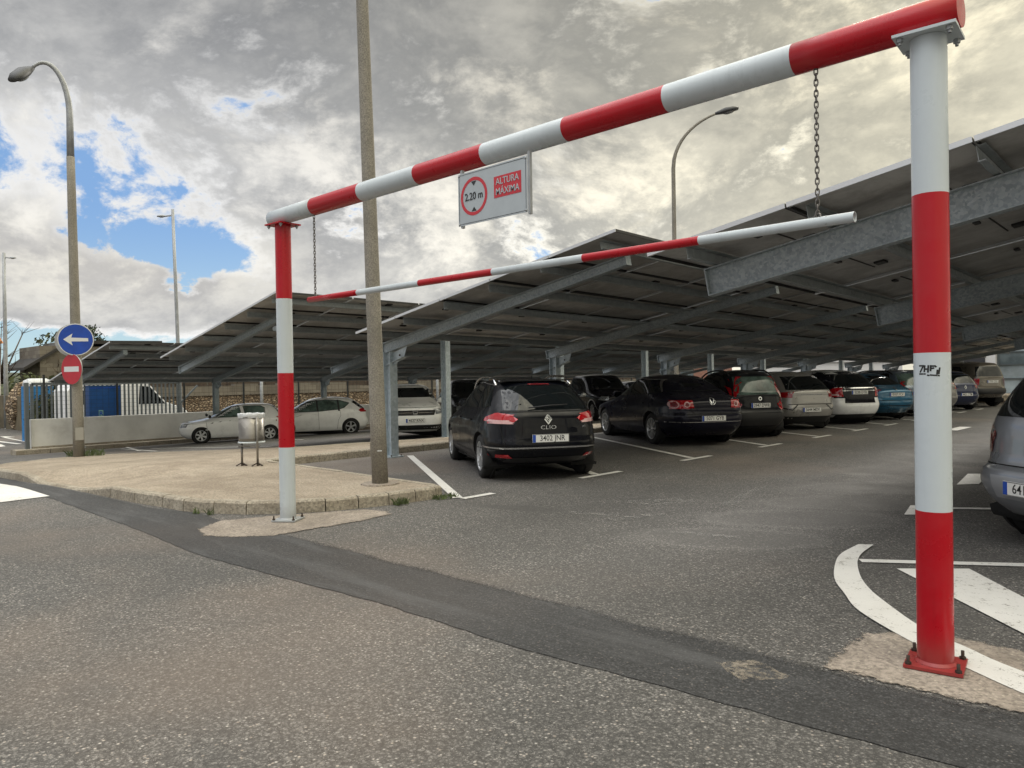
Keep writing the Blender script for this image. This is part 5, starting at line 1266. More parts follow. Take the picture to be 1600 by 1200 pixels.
c12.plate('4637 KNX', 0, 0, .52); c12.mirrors(.92, 1.0, P_WD); c12.seam([(-.60, .875), (.60, .875)], 0, .010)
# 13 dark people carrier next to it, 14 silver hatch, 15 black off-roader
sp = front_spec(4.4, 1.8, 1.66, 2.7, .32, paint('dark_graphite', (.012, .014, .018)), ro=.75, belt=1.05, nose=.85)
c13 = Car(sp, 'dark people carrier half hidden behind the black estate and a canopy column', 'car', tuple(Vector((-16.3, 16.0))-hB*2.2), BAYB, grpB, .07)
def simple_front(c, zb, zt, hl=(.50, .68, .82, .84)):
    side_glass(c, 1.1, .40, -1.35, -1.7, zb, zt+.02, [(-.02, .02, c.paint), (-.98, -.90, c.paint)])
    c.decal('windscreen', [(-.64, zb+.03), (.64, zb+.03), (.54, zt), (-.54, zt)], 0, M_GLASS); c.decal('rear_window', [(-.6, zb+.05), (.6, zb+.05), (.5, zt-.04), (-.5, zt-.04)], 180, M_GLASS)
    for mir in (False, True): c.decal('headlight', [(hl[0], hl[1]), (hl[2], hl[1]+.03), (hl[2], hl[3]), (hl[0], hl[3]-.03)], 0, M_HEAD, .009, mirror=mir)
    c.decal('grille', [(-hl[0]+.04, hl[1]), (hl[0]-.04, hl[1]), (hl[0]-.04, hl[3]-.03), (-hl[0]+.04, hl[3]-.03)], 0, M_TRIM, .008); c.mirrors(1.0, zb+.03); c.plate('', 0, 0, .48)
simple_front(c13, 1.05, 1.52)
sp = front_spec(4.2, 1.74, 1.46, 2.6, .31, paint('light_silver', (.42, .43, .44), .4), ro=.75)
c14 = Car(sp, 'light silver hatchback mostly hidden by the black estate car', 'car', tuple(Vector((-16.7, 20.5))-hB*2.1), BAYB, grpB, .05); simple_front(c14, .97, 1.34)
sp = front_spec(4.5, 1.85, 1.80, 2.7, .37, P_DBLACK, ro=.8, spokes=6); sp['rear'] = [(.15, .38), (.04, .50), (0, .62), (.02, .80), (.04, 1.02), (.08, 1.20), (.24, 1.60), (.40, 1.74)]
sp['front'] = [(.22, .38), (.05, .46), (.0, .60), (.04, .78), (.14, .98), (1.15, 1.16), (1.75, 1.60), (2.1, 1.75)]; sp['w'] = [.90, .97, 1, 1, .99, .95, .84, .76]
c15 = Car(sp, 'black off-road car with pale wheel arch trims facing the camera', 'car', tuple(Vector((-16.6, 23.7))-hB*2.25), BAYB, grpB, .05)
simple_front(c15, 1.16, 1.62, (.54, .78, .84, .96)); c15.arches(M_RIM, .05); c15.seam([(1.4, .98), (-1.9, .98)], 90, .02, m=M_RIM, name='side_strip')
for k, (yy, colr, hh) in enumerate([(26.6, (.05, .06, .09), 1.5), (31.8, (.33, .33, .33), 1.47), (34.6, (.14, .02, .02), 1.52)]):
    sp = front_spec(4.2, 1.74, hh, 2.6, .31, paint('far%d' % k, colr, .3), ro=.75)
    c_ = Car(sp, ['dark blue grey car deep in the far row', 'pale grey car deep in the far row', 'dark red car deep in the far row'][k]+', seen between canopy columns', 'car', tuple(Vector((-16.7, yy))-hB*2.1), BAYB, grpB, .05); simple_front(c_, .98, hh-.12)

# 16, 17 --- white cars seen side-on by the wall
grpW = 'white cars parked side-on by the wall'
sp = hatch_spec(3.76, 1.65, 1.42, 2.41, .29, paint('white_a', (.86, .87, .86)), ro=.62, rake=.42, belt=.90, spokes=6, rimm=M_HUB, sw=.30, hood=.95, ws=1.75)
hd = math.degrees(math.atan2(-.93, -.36)); hv = Vector((math.cos(R(hd)), math.sin(R(hd))))
axr = Vector((-27.0, 14.75))
c16 = Car(sp, 'small white three-door hatchback side-on behind the litter bin', 'car', cpos(axr, 3.76, .62, hd), hd, grpW)
P16 = c16.paint
c16.side('side_window', [(.98, .93), (.60, 1.14), (.25, 1.29), (-.18, 1.32), (-.28, .95)], M_GLASSG); c16.side('side_window', [(-.40, .96), (-.32, 1.32), (-.95, 1.31), (-1.08, 1.24), (-1.08, 1.06), (-.92, .98)], M_GLASSG)
c16.seam([(.98, .925), (.60, 1.145), (.25, 1.30), (-.18, 1.33), (-.28, .945), (.98, .925)], 90, .02, m=M_TRIM, name='window_seal', off=.006); c16.seam([(-.40, .955), (-.32, 1.33), (-.95, 1.32), (-1.10, 1.24), (-1.10, 1.06), (-.92, .97), (-.40, .955)], 90, .022, m=M_TRIM, name='window_seal', off=.006)
c16.decal('rear_window', [(-.56, .99), (.56, .99), (.48, 1.30), (-.48, 1.30)], 180, M_GLASSG); c16.decal('windscreen', [(-.6, .96), (.6, .96), (.5, 1.30), (-.5, 1.30)], 0, M_GLASSG)
for mir in (False, True):
    c16.decal('tail_light', [(1.58, .74), (1.86, .73), (1.86, .95), (1.66, .96), (1.57, .88)], 90, M_TAILD, .010, mirror=mir); c16.decal('tail_light', [(.62, .73), (.80, .73), (.80, .93), (.64, .95)], 180, M_TAIL, .009, mirror=mir)
    c16.decal('headlight', [(.5, .58), (.76, .6), (.76, .74), (.5, .72)], 0, M_HEAD, .009, mirror=mir)
c16.seam([(.98, .92), (.95, .55), (.90, .22)], 90, .012, m=mat('grey_gap', (.2, .2, .2), .8)); c16.seam([(-.30, .93), (-.34, .22)], 90, .012, m=mat('grey_gap')); c16.seam([(1.0, .50), (-1.0, .50)], 90, .03, m=P16, name='rub_strip', off=.012); c16.mirrors(.86, .94, M_TRIM, .09); c16.handles((-.12,), .80)
sp = hatch_spec(4.28, 1.77, 1.56, 2.58, .325, paint('white_b', (.86, .87, .86)), ro=.78, rake=.70, belt=1.0, spokes=5, sw=.26, ws=1.9)
hd2_ = math.degrees(math.atan2(-.90, -.43))
c17 = Car(sp, 'white five-door hatchback with alloy wheels between the left barrier post and the concrete pole', 'car', cpos((-27.0, 18.45), 4.28, .78, hd2_), hd2_, grpW)
c17.side('side_window', [(1.12, .98), (.70, 1.20), (.25, 1.38), (-.35, 1.44), (-.95, 1.40), (-1.32, 1.30), (-1.10, 1.12), (-.85, 1.06), (-.05, 1.0)], M_GLASSG)
for xa in (.0, -.85): c17.side('window_pillar', [(xa, .99), (xa-.07, .99), (xa-.04, 1.44), (xa+.03, 1.44)], M_TRIM, .008)
c17.seam([(1.12, .98), (.70, 1.205), (.25, 1.39), (-.35, 1.45), (-.95, 1.41), (-1.32, 1.30), (-1.10, 1.115), (-.85, 1.05), (-.05, .99), (1.12, .97)], 90, .022, m=M_TRIM, name='window_seal', off=.009)
c17.side('rear_window', [(-1.42, 1.34), (-1.75, 1.10), (-2.02, 1.06), (-1.66, 1.42)], M_GLASS, .006); c17.decal('rear_window', [(-.62, 1.05), (.62, 1.05), (.52, 1.40), (-.52, 1.40)], 180, M_GLASS); c17.decal('windscreen', [(-.6, 1.0), (.6, 1.0), (.5, 1.40), (-.5, 1.40)], 0, M_GLASSG)
for mir in (False, True):
    c17.decal('tail_light', [(1.68, .99), (1.78, .93), (2.06, .92), (2.06, 1.03), (1.80, 1.07)], 90, M_TAIL, .010, mirror=mir); c17.decal('tail_light', [(.55, .92), (.84, .92), (.84, 1.04), (.60, 1.05)], 180, M_TAIL, .009, mirror=mir)
gg = MAT['grey_gap']
c17.seam([(1.05, .97), (1.0, .25)], 90, .012, m=gg); c17.seam([(-.05, .98), (-.08, .25)], 90, .012, m=gg); c17.seam([(-.92, 1.04), (-.95, .8), (-.85, .62), (-.80, .25)], 90, .012, m=gg); c17.handles((.1, -.78), .88); c17.mirrors(.95, 1.0, M_TRIM, .09)
c17.plate('5512 FHL', 180, 0, .66)

# ------------------------------------------------------------------ vegetation
def foliage_mat(name, a, b_):
    m = bpy.data.materials.new(name); m.use_nodes = True; t = NT(m.node_tree); p = t.n['Principled BSDF']; g_ = t.node('ShaderNodeNewGeometry')
    c = t.mix(V(t, g_.outputs['Random Per Island']), a, b_); t.put(p.inputs['Base Color'], c); p.inputs['Roughness'].default_value = .8; return m
M_PINE = foliage_mat('pine_needles', (.012, .026, .012), (.05, .075, .03)); M_BUSH = foliage_mat('scrub_leaves', (.018, .028, .012), (.065, .075, .032)); M_GREEN = foliage_mat('grass_bank', (.045, .065, .02), (.10, .11, .045)); M_TRUNK = mat('bark', (.10, .075, .055), .9, var=.3)
def leaves(b, c, rad, n_, sz, flat=.7):
    for k in range(n_):
        d_ = Vector((random.gauss(0, 1), random.gauss(0, 1), random.gauss(0, 1))).normalized()*random.random()**.4
        p = Vector((c[0]+d_.x*rad, c[1]+d_.y*rad, c[2]+d_.z*rad*flat)); a = Vector((random.gauss(0, 1), random.gauss(0, 1), random.gauss(0, 1))).normalized(); e = a.orthogonal().normalized(); f = a.cross(e); s_ = sz*random.uniform(.5, 1.3)
        b.add([p-e*s_, p+f*s_*.5, p+e*s_, p-f*s_*.5], [(0, 1, 2, 3)])
def tree(name, label, cat, x, y, h, rad, m, clumps, per, sz, base=None, bare=False, group=None, trunk_h=.35, flat=.7):
    z = zg(x) if base is None else base; t_ = thing(name, (x, y, z), label, cat, group)
    b = MB(); th = h*trunk_h; b.sweep([(x, y, z), (x+.1, y, z+th*.5), (x+.05, y+.1, z+th), (x, y, z+h*.7)], [.05*h*.4, .04*h*.4, .03*h*.4, .01*h], 8)
    tips = []
    for k in range(clumps):
        a = random.uniform(0, 6.28); r_ = rad*random.uniform(.1, .95); zz = z+th+(h-th)*random.uniform(.05, .92)
        r_ *= math.sqrt(max(.08, 1-((zz-z-th)/(h-th)*2-.75)**2*.75)); tips.append((x+r_*math.cos(a), y+r_*math.sin(a), zz))
    for tp in tips: b.sweep([(x, y, z+th*.9), ((x+tp[0])/2, (y+tp[1])/2, (z+th+tp[2])/2-.1), tp], [.03*h*.35, .02*h*.3, .008*h*.3], 5)
    if bare:
        for tp in tips:
            for k in range(5):
                e = Vector(tp)+Vector((random.gauss(0, .5), random.gauss(0, .5), random.uniform(.1, .9))); b.sweep([tp, (Vector(tp)+e)/2+Vector((random.gauss(0, .1), 0, 0)), e], [.02, .014, .006], 4)
    b.build('trunk', M_TRUNK, t_)
    if not bare:
        b = MB()
        for tp in tips: leaves(b, tp, rad*random.uniform(.22, .42), per, sz, flat)
        b.build('crown', m, t_, recalc=False)
    return t_
def bush(label, x, y, rx_, h, m=M_BUSH, n_=500, sz=.16, base=None):
    z = zg(x) if base is None else base; t_ = thing('bush', (x, y, z), label, 'bush'); b = MB()
    for k in range(7): leaves(b, (x+random.uniform(-rx_, rx_)*.6, y+random.uniform(-rx_, rx_)*.6, z+h*random.uniform(.3, .7)), rx_*.6, n_//7, sz, h/rx_*.55)
    b.build('foliage', m, t_, recalc=False)
    b = MB(); b.sweep([(x, y, z), (x, y, z+h*.5)], .05, 6); b.build('stem', M_TRUNK, t_)
# ------------------------------------------------------------------ wall, mesh fence, sliding gate, things behind
M_WALL = mat('white_render', (.64, .64, .62), .85, var=.10, vscale=1.4, dirt=.35, bump=.3, bscale=25)
wx = -29.9
t_ = thing('boundary_wall', (wx, 6.9, zg(wx)), 'low off-white rendered wall running behind the white cars', 'wall')
b = MB(); b.box((wx, 29.7, zg(wx)+.58), (.22, 44.4, 1.16)); b.build('wall_body', M_WALL, t_)
b = MB(); b.box((wx+.09, 29.7, zg(wx)+.10), (.26, 44.38, .25)); b.build('plinth', M_KERB, t_)
M_GATE = mat('gate_grey', (.10, .115, .125), .55, var=.1)
M_FBLK = mat('fence_black', (.012, .014, .014), .6)
t_ = thing('mesh_fence', (wx-.25, 7.2, zg(wx)), 'black wire mesh fence on thin posts above the off-white wall', 'fence')
for y in [8.0, 10.4, 12.9, 15.4, 18, 20.6, 23.2, 25.8, 28.4, 31, 33.6, 36.2, 38.8, 41.4, 44, 46.6, 49.2]:
    b = MB(); b.box((wx-.2, y, zg(wx)+1.35), (.06, .06, 2.7)); b.build('fence_post', M_FBLK, t_)
b = MB()
zb_, zt_ = zg(wx)+1.18, zg(wx)+2.62
y = 7.3
while y < 49.2: b.box((wx-.2, y, (zb_+zt_)/2), (.004, .005, zt_-zb_)); y += .2
for z in np.arange(zb_, zt_, .15): b.box((wx-.2, 28.25, z), (.004, 41.9, .005))
b.build('wire_mesh', M_FBLK, t_)
t_ = thing('sliding_gate', (wx-.9, 7.3, zg(wx)), 'grey steel sliding gate of upright bars standing open behind the wall', 'gate')
gx = wx-.9; g0, g1 = 7.80, 13.0; zt_ = zg(wx)+2.38; zb_ = zg(wx)+.25
for y in (7.36,): b = MB(); b.box((wx+.03+.16, y, zg(wx)+1.2), (.16, .12, 2.45)); b.build('gate_post', M_GATE, t_)
b = MB(); b.box((gx, (g0+g1)/2, zt_), (.08, g1-g0, .10)); b.box((gx, (g0+g1)/2, zb_), (.08, g1-g0, .12)); b.box((gx, g0, (zt_+zb_)/2), (.08, .1, zt_-zb_)); b.box((gx, g1, (zt_+zb_)/2), (.08, .1, zt_-zb_)); b.box((gx, g0+1.35, (zt_+zb_)/2), (.08, .16, zt_-zb_)); b.build('gate_frame', M_GATE, t_)
y = g0+.16
while y < g1-.08:
    b = MB(); b.box((gx, y, (zt_+zb_)/2), (.05, .055, zt_-zb_-.1)); b.build('gate_bar', M_GATE, t_); y += .155
b = MB(); b.beam((gx, g1, zt_-.9), (gx, g1+.75, zt_-.15), .06, .06); b.build('brace', M_GATE, t_)
# blue container
cx_, cy_ = wx-.62, 10.05; zb_ = zg(cx_)
t_ = thing('blue_container', (cx_, cy_, zb_), 'tall blue container with a grey lid behind the wall', 'container')
M_BLUE = mat('container_blue', (.004, .055, .20), .45, var=.1)
b = MB(); b.prism([(-.42, 0), (.42, 0), (.44, 2.25), (-.44, 2.25)], 'y', -.01, .01); b.v = []; b.f = []; b.mi = []; b.sm = []
b.box((cx_, cy_, zb_+1.17), (.42, 1.08, 2.24)); b.build('bin_body', M_BLUE, t_)
b = MB(); b.box((cx_, cy_, zb_+2.41), (.46, 1.14, .22)); b.build('lid', mat('container_grey', (.20, .22, .23), .5), t_)
b = MB(); b.box((cx_+.215, cy_, zb_+2.20), (.012, 1.04, .03)); b.build('rim_strip', M_SBLUE, t_)
b = MB(); b.box((cx_+.215, cy_-.15, zb_+1.25), (.006, .16, .24)); lg_ = b.build('logo_plate', mat('logo_green', (.18, .36, .30), .5), t_)
text('lettering', 'R', .22, frame((cx_+.222, cy_-.15, zb_+1.25), (0, 1, 0), (0, 0, 1)), M_SBLUE, lg_, bold=.006)
# white van behind the gate
vx, vy = -33.3, 9.4; vz = zg(vx); 
t_ = thing('white_van', (vx, vy, vz), 'white van parked behind the sliding gate bars', 'van')
side_p = [(-.0, .45), (0, 2.1), (.25, 2.46), (.6, 2.5), (2.6, 2.5), (3.0, 2.42), (3.75, 1.55), (4.55, 1.25), (4.75, .95), (4.75, .45)]
b = MB(); n_ = len(side_p); vs = []
for xo, sc in ((-.85, .985), (-.80, 1.0), (.80, 1.0), (.85, .985)):
    for (q, z) in side_p: vs.append((vx+xo*.95, vy+2.3+(q-2.3)*sc, vz+.45+(z-.45)*sc))
b.add(vs, [(j*n_+i, j*n_+(i+1) % n_, (j+1)*n_+(i+1) % n_, (j+1)*n_+i) for j in range(3) for i in range(n_)]+[tuple(range(n_)), tuple(range(3*n_, 4*n_))]); b.build('body', mat('van_white', (.78, .79, .80), .3, coat=.5), t_)
def vquad(name, pts, m, par=t_):
    b = MB(); b.add([(vx+.825, vy+q, vz+z) for q, z in pts]+[(vx+.80, vy+q, vz+z) for q, z in pts], [tuple(range(len(pts))), tuple(range(len(pts), 2*len(pts)))[::-1]]+[(i, (i+1) % len(pts), len(pts)+(i+1) % len(pts), len(pts)+i) for i in range(len(pts))]); return b.build(name, m, par)
vquad('side_window', [(2.65, 1.5), (3.70, 1.5), (3.1, 2.2), (2.7, 2.25)], M_GLASS); vquad('side_window', [(.35, 1.55), (1.15, 1.55), (1.15, 2.1), (.35, 2.1)], M_GLASS); vquad('door', [(1.3, .6), (2.45, .6), (2.45, 2.25), (1.3, 2.25)], MAT['van_white'])
for q in (.95, 3.9):
    b = MB(); b.lathe([(.0, -.1), (.33, -.1), (.35, -.06), (.35, .06), (.33, .1), (0, .1)], (vx+.76, vy+q, vz+.35), axis='x', n=24); w_ = b.build('wheel', M_TYRE, t_)
    b = MB(); b.lathe([(0, .105), (.2, .105)], (vx+.76, vy+q, vz+.35), axis='x', n=16); b.build('hubcap', M_HUB, w_)
# second white vehicle roof and portable toilet
def booth(x, y, label, colr=(.01, .16, .42)):
    z = zg(x); t_ = thing('portable_toilet', (x, y, z), label, 'portable toilet'); rot = Matrix.Rotation(.2, 3, 'Z')
    b = MB(); b.box((x, y, z+1.15), (.86, .86, 2.3), rot); b.build('cabin', mat('booth_blue', colr, .5), t_)
    b = MB(); n_ = 20; vs = []
    for j, (s_, h) in enumerate([(.47, 2.30), (.48, 2.36), (.45, 2.54), (.30, 2.62)]):
        for k in range(n_): a = 2*math.pi*k/n_; vs.append((x+s_*math.copysign(abs(math.cos(a))**.45, math.cos(a)), y+s_*math.copysign(abs(math.sin(a))**.45, math.sin(a)), z+h))
    b.add(vs, [(j*n_+k, j*n_+(k+1) % n_, (j+1)*n_+(k+1) % n_, (j+1)*n_+k) for j in range(3) for k in range(n_)]+[tuple(range(3*n_, 4*n_))], sm=True); b.build('roof', mat('booth_white', (.66, .68, .70), .5), t_)
    b = MB(); b.box(Vector((x, y, z+1.0))+rot @ Vector((.44, 0, 0)), (.03, .6, 1.8), rot); b.build('door', mat('booth_door', tuple(q*.8 for q in colr), .5), t_)
bush('dark green hedge between the gate and the portable toilet', -35.3, 9.35, .62, 2.3, M_BUSH, 1800, .09)
booth(-36.5, 9.45, 'blue portable toilet with a white roof behind the gate post')
# rubble wall
def make_rubble():
    m = bpy.data.materials.new('dry_stone'); m.use_nodes = True; t = NT(m.node_tree); p = t.n['Principled BSDF']; o = t.tc(); x, y, z = t.sep(o)
    v = t.node('ShaderNodeTexVoronoi'); t.put(v.inputs['Vector'], t.comb(x*2, y*2.2, z*3.4)); v.inputs['Scale'].default_value = 2.4
    cr, cg, cb = t.sep(V(t, v.outputs['Color']))
    e = t.node('ShaderNodeTexVoronoi', feature='DISTANCE_TO_EDGE'); t.put(e.inputs['Vector'], t.comb(x*2, y*2.2, z*3.4)); e.inputs['Scale'].default_value = 2.4
    ed = V(t, e.outputs['Distance']); c = t.mix(cr, (.22, .155, .10), (.48, .38, .27)); c = t.mix(t.sstep(ed, .10, .02), c, (.05, .035, .025)); c = t.mix(t.sstep(t.noise(o, 6, 5, .7), .5, .7)*.4, c, (.16, .12, .085))
    t.put(p.inputs['Base Color'], c); p.inputs['Roughness'].default_value = .95; t.put(p.inputs['Normal'], t.bump(t.sstep(ed, 0, .25), 1., .08)); return m
def make_ashlar():
    m = bpy.data.materials.new('cut_sandstone'); m.use_nodes = True; t = NT(m.node_tree); p = t.n['Principled BSDF']; o = t.tc(); x, y, z = t.sep(o)
    br_ = t.node('ShaderNodeTexBrick'); t.put(br_.inputs['Vector'], t.comb(y+x, z, 0.)); br_.inputs['Scale'].default_value = 1.; br_.inputs['Brick Width'].default_value = .8; br_.inputs['Row Height'].default_value = .3; br_.inputs['Mortar Size'].default_value = .012
    br_.inputs['Color1'].default_value = (.21, .19, .155, 1); br_.inputs['Color2'].default_value = (.13, .115, .095, 1); br_.inputs['Mortar'].default_value = (.11, .09, .07, 1)
    c = t.mix(t.sstep(t.noise(o, 2.5, 6, .7), .45, .7)*.5, V(t, br_.outputs['Color']), (.15, .125, .10)); t.put(p.inputs['Base Color'], c); p.inputs['Roughness'].default_value = .95; return m
M_RUB, M_ASH = make_rubble(), make_ashlar()
rx = -41.; rz = zg(rx)
t_ = thing('stone_wall', (rx, 13.4, rz), 'long rubble and sandstone wall behind the fence and the white cars', 'wall')
b = MB(); ys_ = np.arange(13.4, 78, .35); vs = []; fs = []; n_ = len(ys_)
zl_ = np.linspace(-.1, 1.62, 7)
for y in ys_:
    for z in zl_: vs.append((rx+random.uniform(-.06, .06), y, rz+z))
fs = [(i*7+j, (i+1)*7+j, (i+1)*7+j+1, i*7+j+1) for i in range(n_-1) for j in range(6)]
b.add(vs, fs, sm=True); b.box((rx-.3, 45.6, rz+.8), (.4, 64.4, 1.6)); b.build('rubble_face', M_RUB, t_)
b = MB(); y = 13.4
while y < 78:
    w = random.uniform(1.0, 2.4); h = random.choice([.40, .44, .38, .52, .62]); b.box((rx-.12, y+w/2, rz+1.62+h/2), (.42, w-.01, h)); y += w
b.build('cut_stone_course', M_ASH, t_)
t_ = thing('rail_fence', (rx-1.2, 14, rz), 'brown slatted fence above the stone wall', 'fence'); M_BRN = mat('fence_brown', (.07, .052, .04), .85, var=.3)
b = MB(); y = 14.
while y < 78:
    b.box((rx-1.2, y+.9, rz+2.25+random.uniform(-.04, .04)), (.05, 1.76, .65)); y += 1.8
b.build('fence_panel', M_BRN, t_)
for k in range(20): b = MB(); b.box((rx-1.15, 14+3.3*k, rz+1.25), (.09, .09, 2.5)); b.build('fence_post', M_BRN, t_)
b = MB(); b.box((rx-6, 46, rz+.9), (9.4, 70, 1.8)); bank = b.build('earth_bank', mat('earth', (.12, .10, .065), .95, var=.4, vscale=.7)); tag(bank, kind='structure')

tree('pine_tree', 'dark pine rising behind the blue arrow sign', 'tree', -62., 19.9, 6.9, 1.35, M_PINE, 26, 70, .10, base=-.9, trunk_h=.45)
gt = 'dark trees along the far side of the stone wall'
ty = 22.
for k in range(13):
    tree('scrub_tree', 'dark scrubby tree in the line beyond the stone wall, seen low under the canopies', 'tree', -50-random.uniform(0, 7), ty, random.uniform(2.6, 3.8), random.uniform(2.2, 3.2), M_BUSH, 16, 60, .20, base=0., group=gt, trunk_h=.2); ty += random.uniform(4, 6.5)
tree('bare_tree', 'bare winter tree at the left edge beyond the road', 'tree', -64., 14.2, 7.5, 2.4, M_TRUNK, 26, 0, 0, bare=True)
tree('bare_tree', 'small bare bush left of the stone house', 'tree', -60., 16.2, 4.0, 1.6, M_TRUNK, 12, 0, 0, bare=True)
bush('green bush left of the rock outcrop', -53, 13.9, 1.6, 3.2, M_GREEN, 1100, .18); bush('dark shrub above the stone house roof', -64, 18.6, 2.2, 2.2, M_BUSH, 700, .2, base=3.3); bush('low dark shrub behind the portable toilet', -52, 15.2, 2.4, 3.0, M_BUSH, 900, .2)
bush('olive bush beside the rock outcrop near the gate post', -47.5, 12.6, .8, 1.0, M_GREEN, 600, .12)
# grass bank (stuff)
b = MB()
for k in range(5000):
    x, y = random.uniform(-56, -44), random.uniform(11.6, 15.5); z0 = zg(x)+max(0, (-x-44)*.142); a = random.uniform(0, 6.28); h = random.uniform(.1, .35); b.add([(x-.03*math.sin(a), y+.03*math.cos(a), z0), (x+.03*math.sin(a), y-.03*math.cos(a), z0), (x+.1*math.cos(a), y+.1*math.sin(a), z0+h)], [(0, 1, 2)])
tag(b.build('grass', M_GREEN, recalc=False), 'rough green grass on the bank behind the gate', 'grass', kind='stuff')
b = MB(); b.add([(-44, 11.2, -.95), (-44, 19, -.95), (-62, 19, 1.6), (-62, 12.6, 1.6)], [(0, 1, 2, 3)]); tag(b.build('grass_slope', mat('slope_green', (.06, .07, .03), .95, var=.4, vscale=1.2), recalc=False), kind='structure')
# rock outcrop
x, y = -46.8, 11.45; t_ = MB(); n1, n2 = 26, 16; vs = []
from mathutils import noise as mn
for j in range(n2+1):
    ph = math.pi*j/n2
    for i in range(n1):
        th = 2*math.pi*i/n1; d_ = Vector((math.sin(ph)*math.cos(th), math.sin(ph)*math.sin(th), math.cos(ph))); r_ = 1+.30*mn.noise(d_*2.5)+.14*mn.noise(d_*7); vs.append((x+d_.x*1.0*r_, y+d_.y*.75*r_, zg(x)+1.1+d_.z*1.3*r_))
t_.add(vs, [(j*n1+i, j*n1+(i+1) % n1, (j+1)*n1+(i+1) % n1, (j+1)*n1+i) for j in range(n2) for i in range(n1)]); tag(t_.build('rock', M_RUB), 'tall brown rock outcrop left of the gate', 'rock')
# ------------------------------------------------------------------ buildings
t_ = thing('stone_house', (-62, 18.5, -.9), 'old stone house with a dark sloping roof on the left horizon', 'house')
b = MB(); b.box((-62, 19.6, 1.6), (5, 8.0, 5.2)); b.build('wall', M_ASH, t_)
b = MB(); b.add([(-59.3, 14.6, 2.5), (-64.7, 14.6, 2.5), (-59.3, 17.4, 4.35), (-64.7, 17.4, 4.35), (-59.3, 23.8, 4.5), (-64.7, 23.8, 4.5), (-59.3, 14.6, 2.7), (-64.7, 14.6, 2.7), (-59.3, 17.4, 4.6), (-64.7, 17.4, 4.6), (-59.3, 23.8, 4.72), (-64.7, 23.8, 4.72)], [(0, 2, 3, 1), (2, 4, 5, 3), (6, 7, 9, 8), (8, 9, 11, 10), (0, 6, 8, 2), (2, 8, 10, 4), (1, 3, 9, 7), (3, 5, 11, 9), (0, 1, 7, 6), (4, 10, 11, 5)]); b.build('roof', mat('dark_roof', (.035, .032, .03), .8), t_)
t_ = thing('white_house', (-52, 8.4, -.9), 'white house with an orange tiled roof at the left edge', 'house')
b = MB(); b.box((-54.2, 9.42, 1.7), (6.0, 4.0, 4.7)); b.build('wall', mat('white_house_render', (.60, .60, .60), .85, var=.08, vscale=.8, bump=.3), t_)
b = MB(); b.add([(-50.9, 7.1, 3.9), (-50.9, 11.55, 3.9), (-57.5, 11.55, 3.9), (-57.5, 7.1, 3.9), (-54.2, 7.1, 5.4), (-54.2, 11.55, 5.4)], [(0, 1, 5, 4), (2, 3, 4, 5), (1, 2, 5), (3, 0, 4), (0, 3, 2, 1)])
for k in range(22): y = 7.1+.2*k+.1; b.sweep([(-50.85, y, 3.96), (-54.2, y, 5.46)], .07, 6)
b.build('roof', mat('clay_tiles', (.42, .20, .09), .8, var=.3, vscale=3), t_)
b = MB(); b.box((-51.17, 9.2, 1.8), (.05, .9, 1.1)); w_ = b.build('window', M_GLASS, t_); b = MB(); b.box((-51.13, 9.2, 1.22), (.12, 1.1, .07)); b.build('sill', mat('white_house_render'), w_)
# glazed building at the end of the aisle
t_ = thing('glazed_building', (-6, 50, 0), 'modern building with a tall glazed front and cream fascia at the end of the aisle', 'building')
M_CREAM = mat('cream_cladding', (.75, .68, .46), .6, var=.05); M_WCLAD = mat('white_cladding', (.60, .60, .60), .6); M_MULL = mat('mullion_grey', (.10, .12, .13), .4, .3)
M_BGLASS = mat('building_glass', (.34, .40, .42), .08, spec=.8, var=.5, vscale=.35); M_BGL2 = mat('building_glass_dark', (.12, .15, .16), .06, var=.6, vscale=.5)
bx0, bx1, byy = -9.4, 22, 50.
b = MB(); b.box(((bx0+bx1)/2, byy+4, 4.6), (bx1-bx0, 8.4, 2.6)); b.build('fascia', M_CREAM, t_)
b = MB(); b.box((-11.2, byy+3.6, 2.6), (3.6, 8, 5.2)); b.build('white_wing', M_WCLAD, t_); b = MB(); b.box((-11.2, byy-.43, 1.15), (2.6, .06, 2.2)); b.build('shutter', mat('shutter_dark', (.03, .03, .035), .6), t_)
b = MB(); b.box(((bx0+bx1)/2, byy+4.2, 1.65), (bx1-bx0-.2, 7.4, 3.3)); b.build('wall', mat('interior_grey', (.10, .105, .11), .8), t_)
x = bx0+.05; k = 0
while x < bx1-1.5:
    for r_, (za, zb2) in enumerate([(.15, .95), (.99, 1.75), (1.79, 2.45), (2.49, 3.22)]):
        b = MB(); b.box((x+.78, byy+.10, (za+zb2)/2), (1.52, .03, zb2-za)); b.build('window_pane', [M_BGL2, M_BGLASS, M_BGL2, M_BGLASS][r_] if (k*3+r_) % 4 else M_BGLASS, t_)
    b = MB(); b.box((x, byy+.06, 1.7), (.09, .14, 3.2)); b.build('mullion', M_MULL, t_); x += 1.6; k += 1
for z in (.12, .97, 1.77, 2.47, 3.26): b = MB(); b.box(((bx0+bx1)/2, byy+.03, z), (bx1-bx0, .07, .06)); b.build('transom', M_MULL, t_)
b = MB(); b.box((-4.6, byy-.02, 1.95), (.7, .03, .9)); b.build('notice', mat('notice_red', (.35, .10, .10), .6), t_)
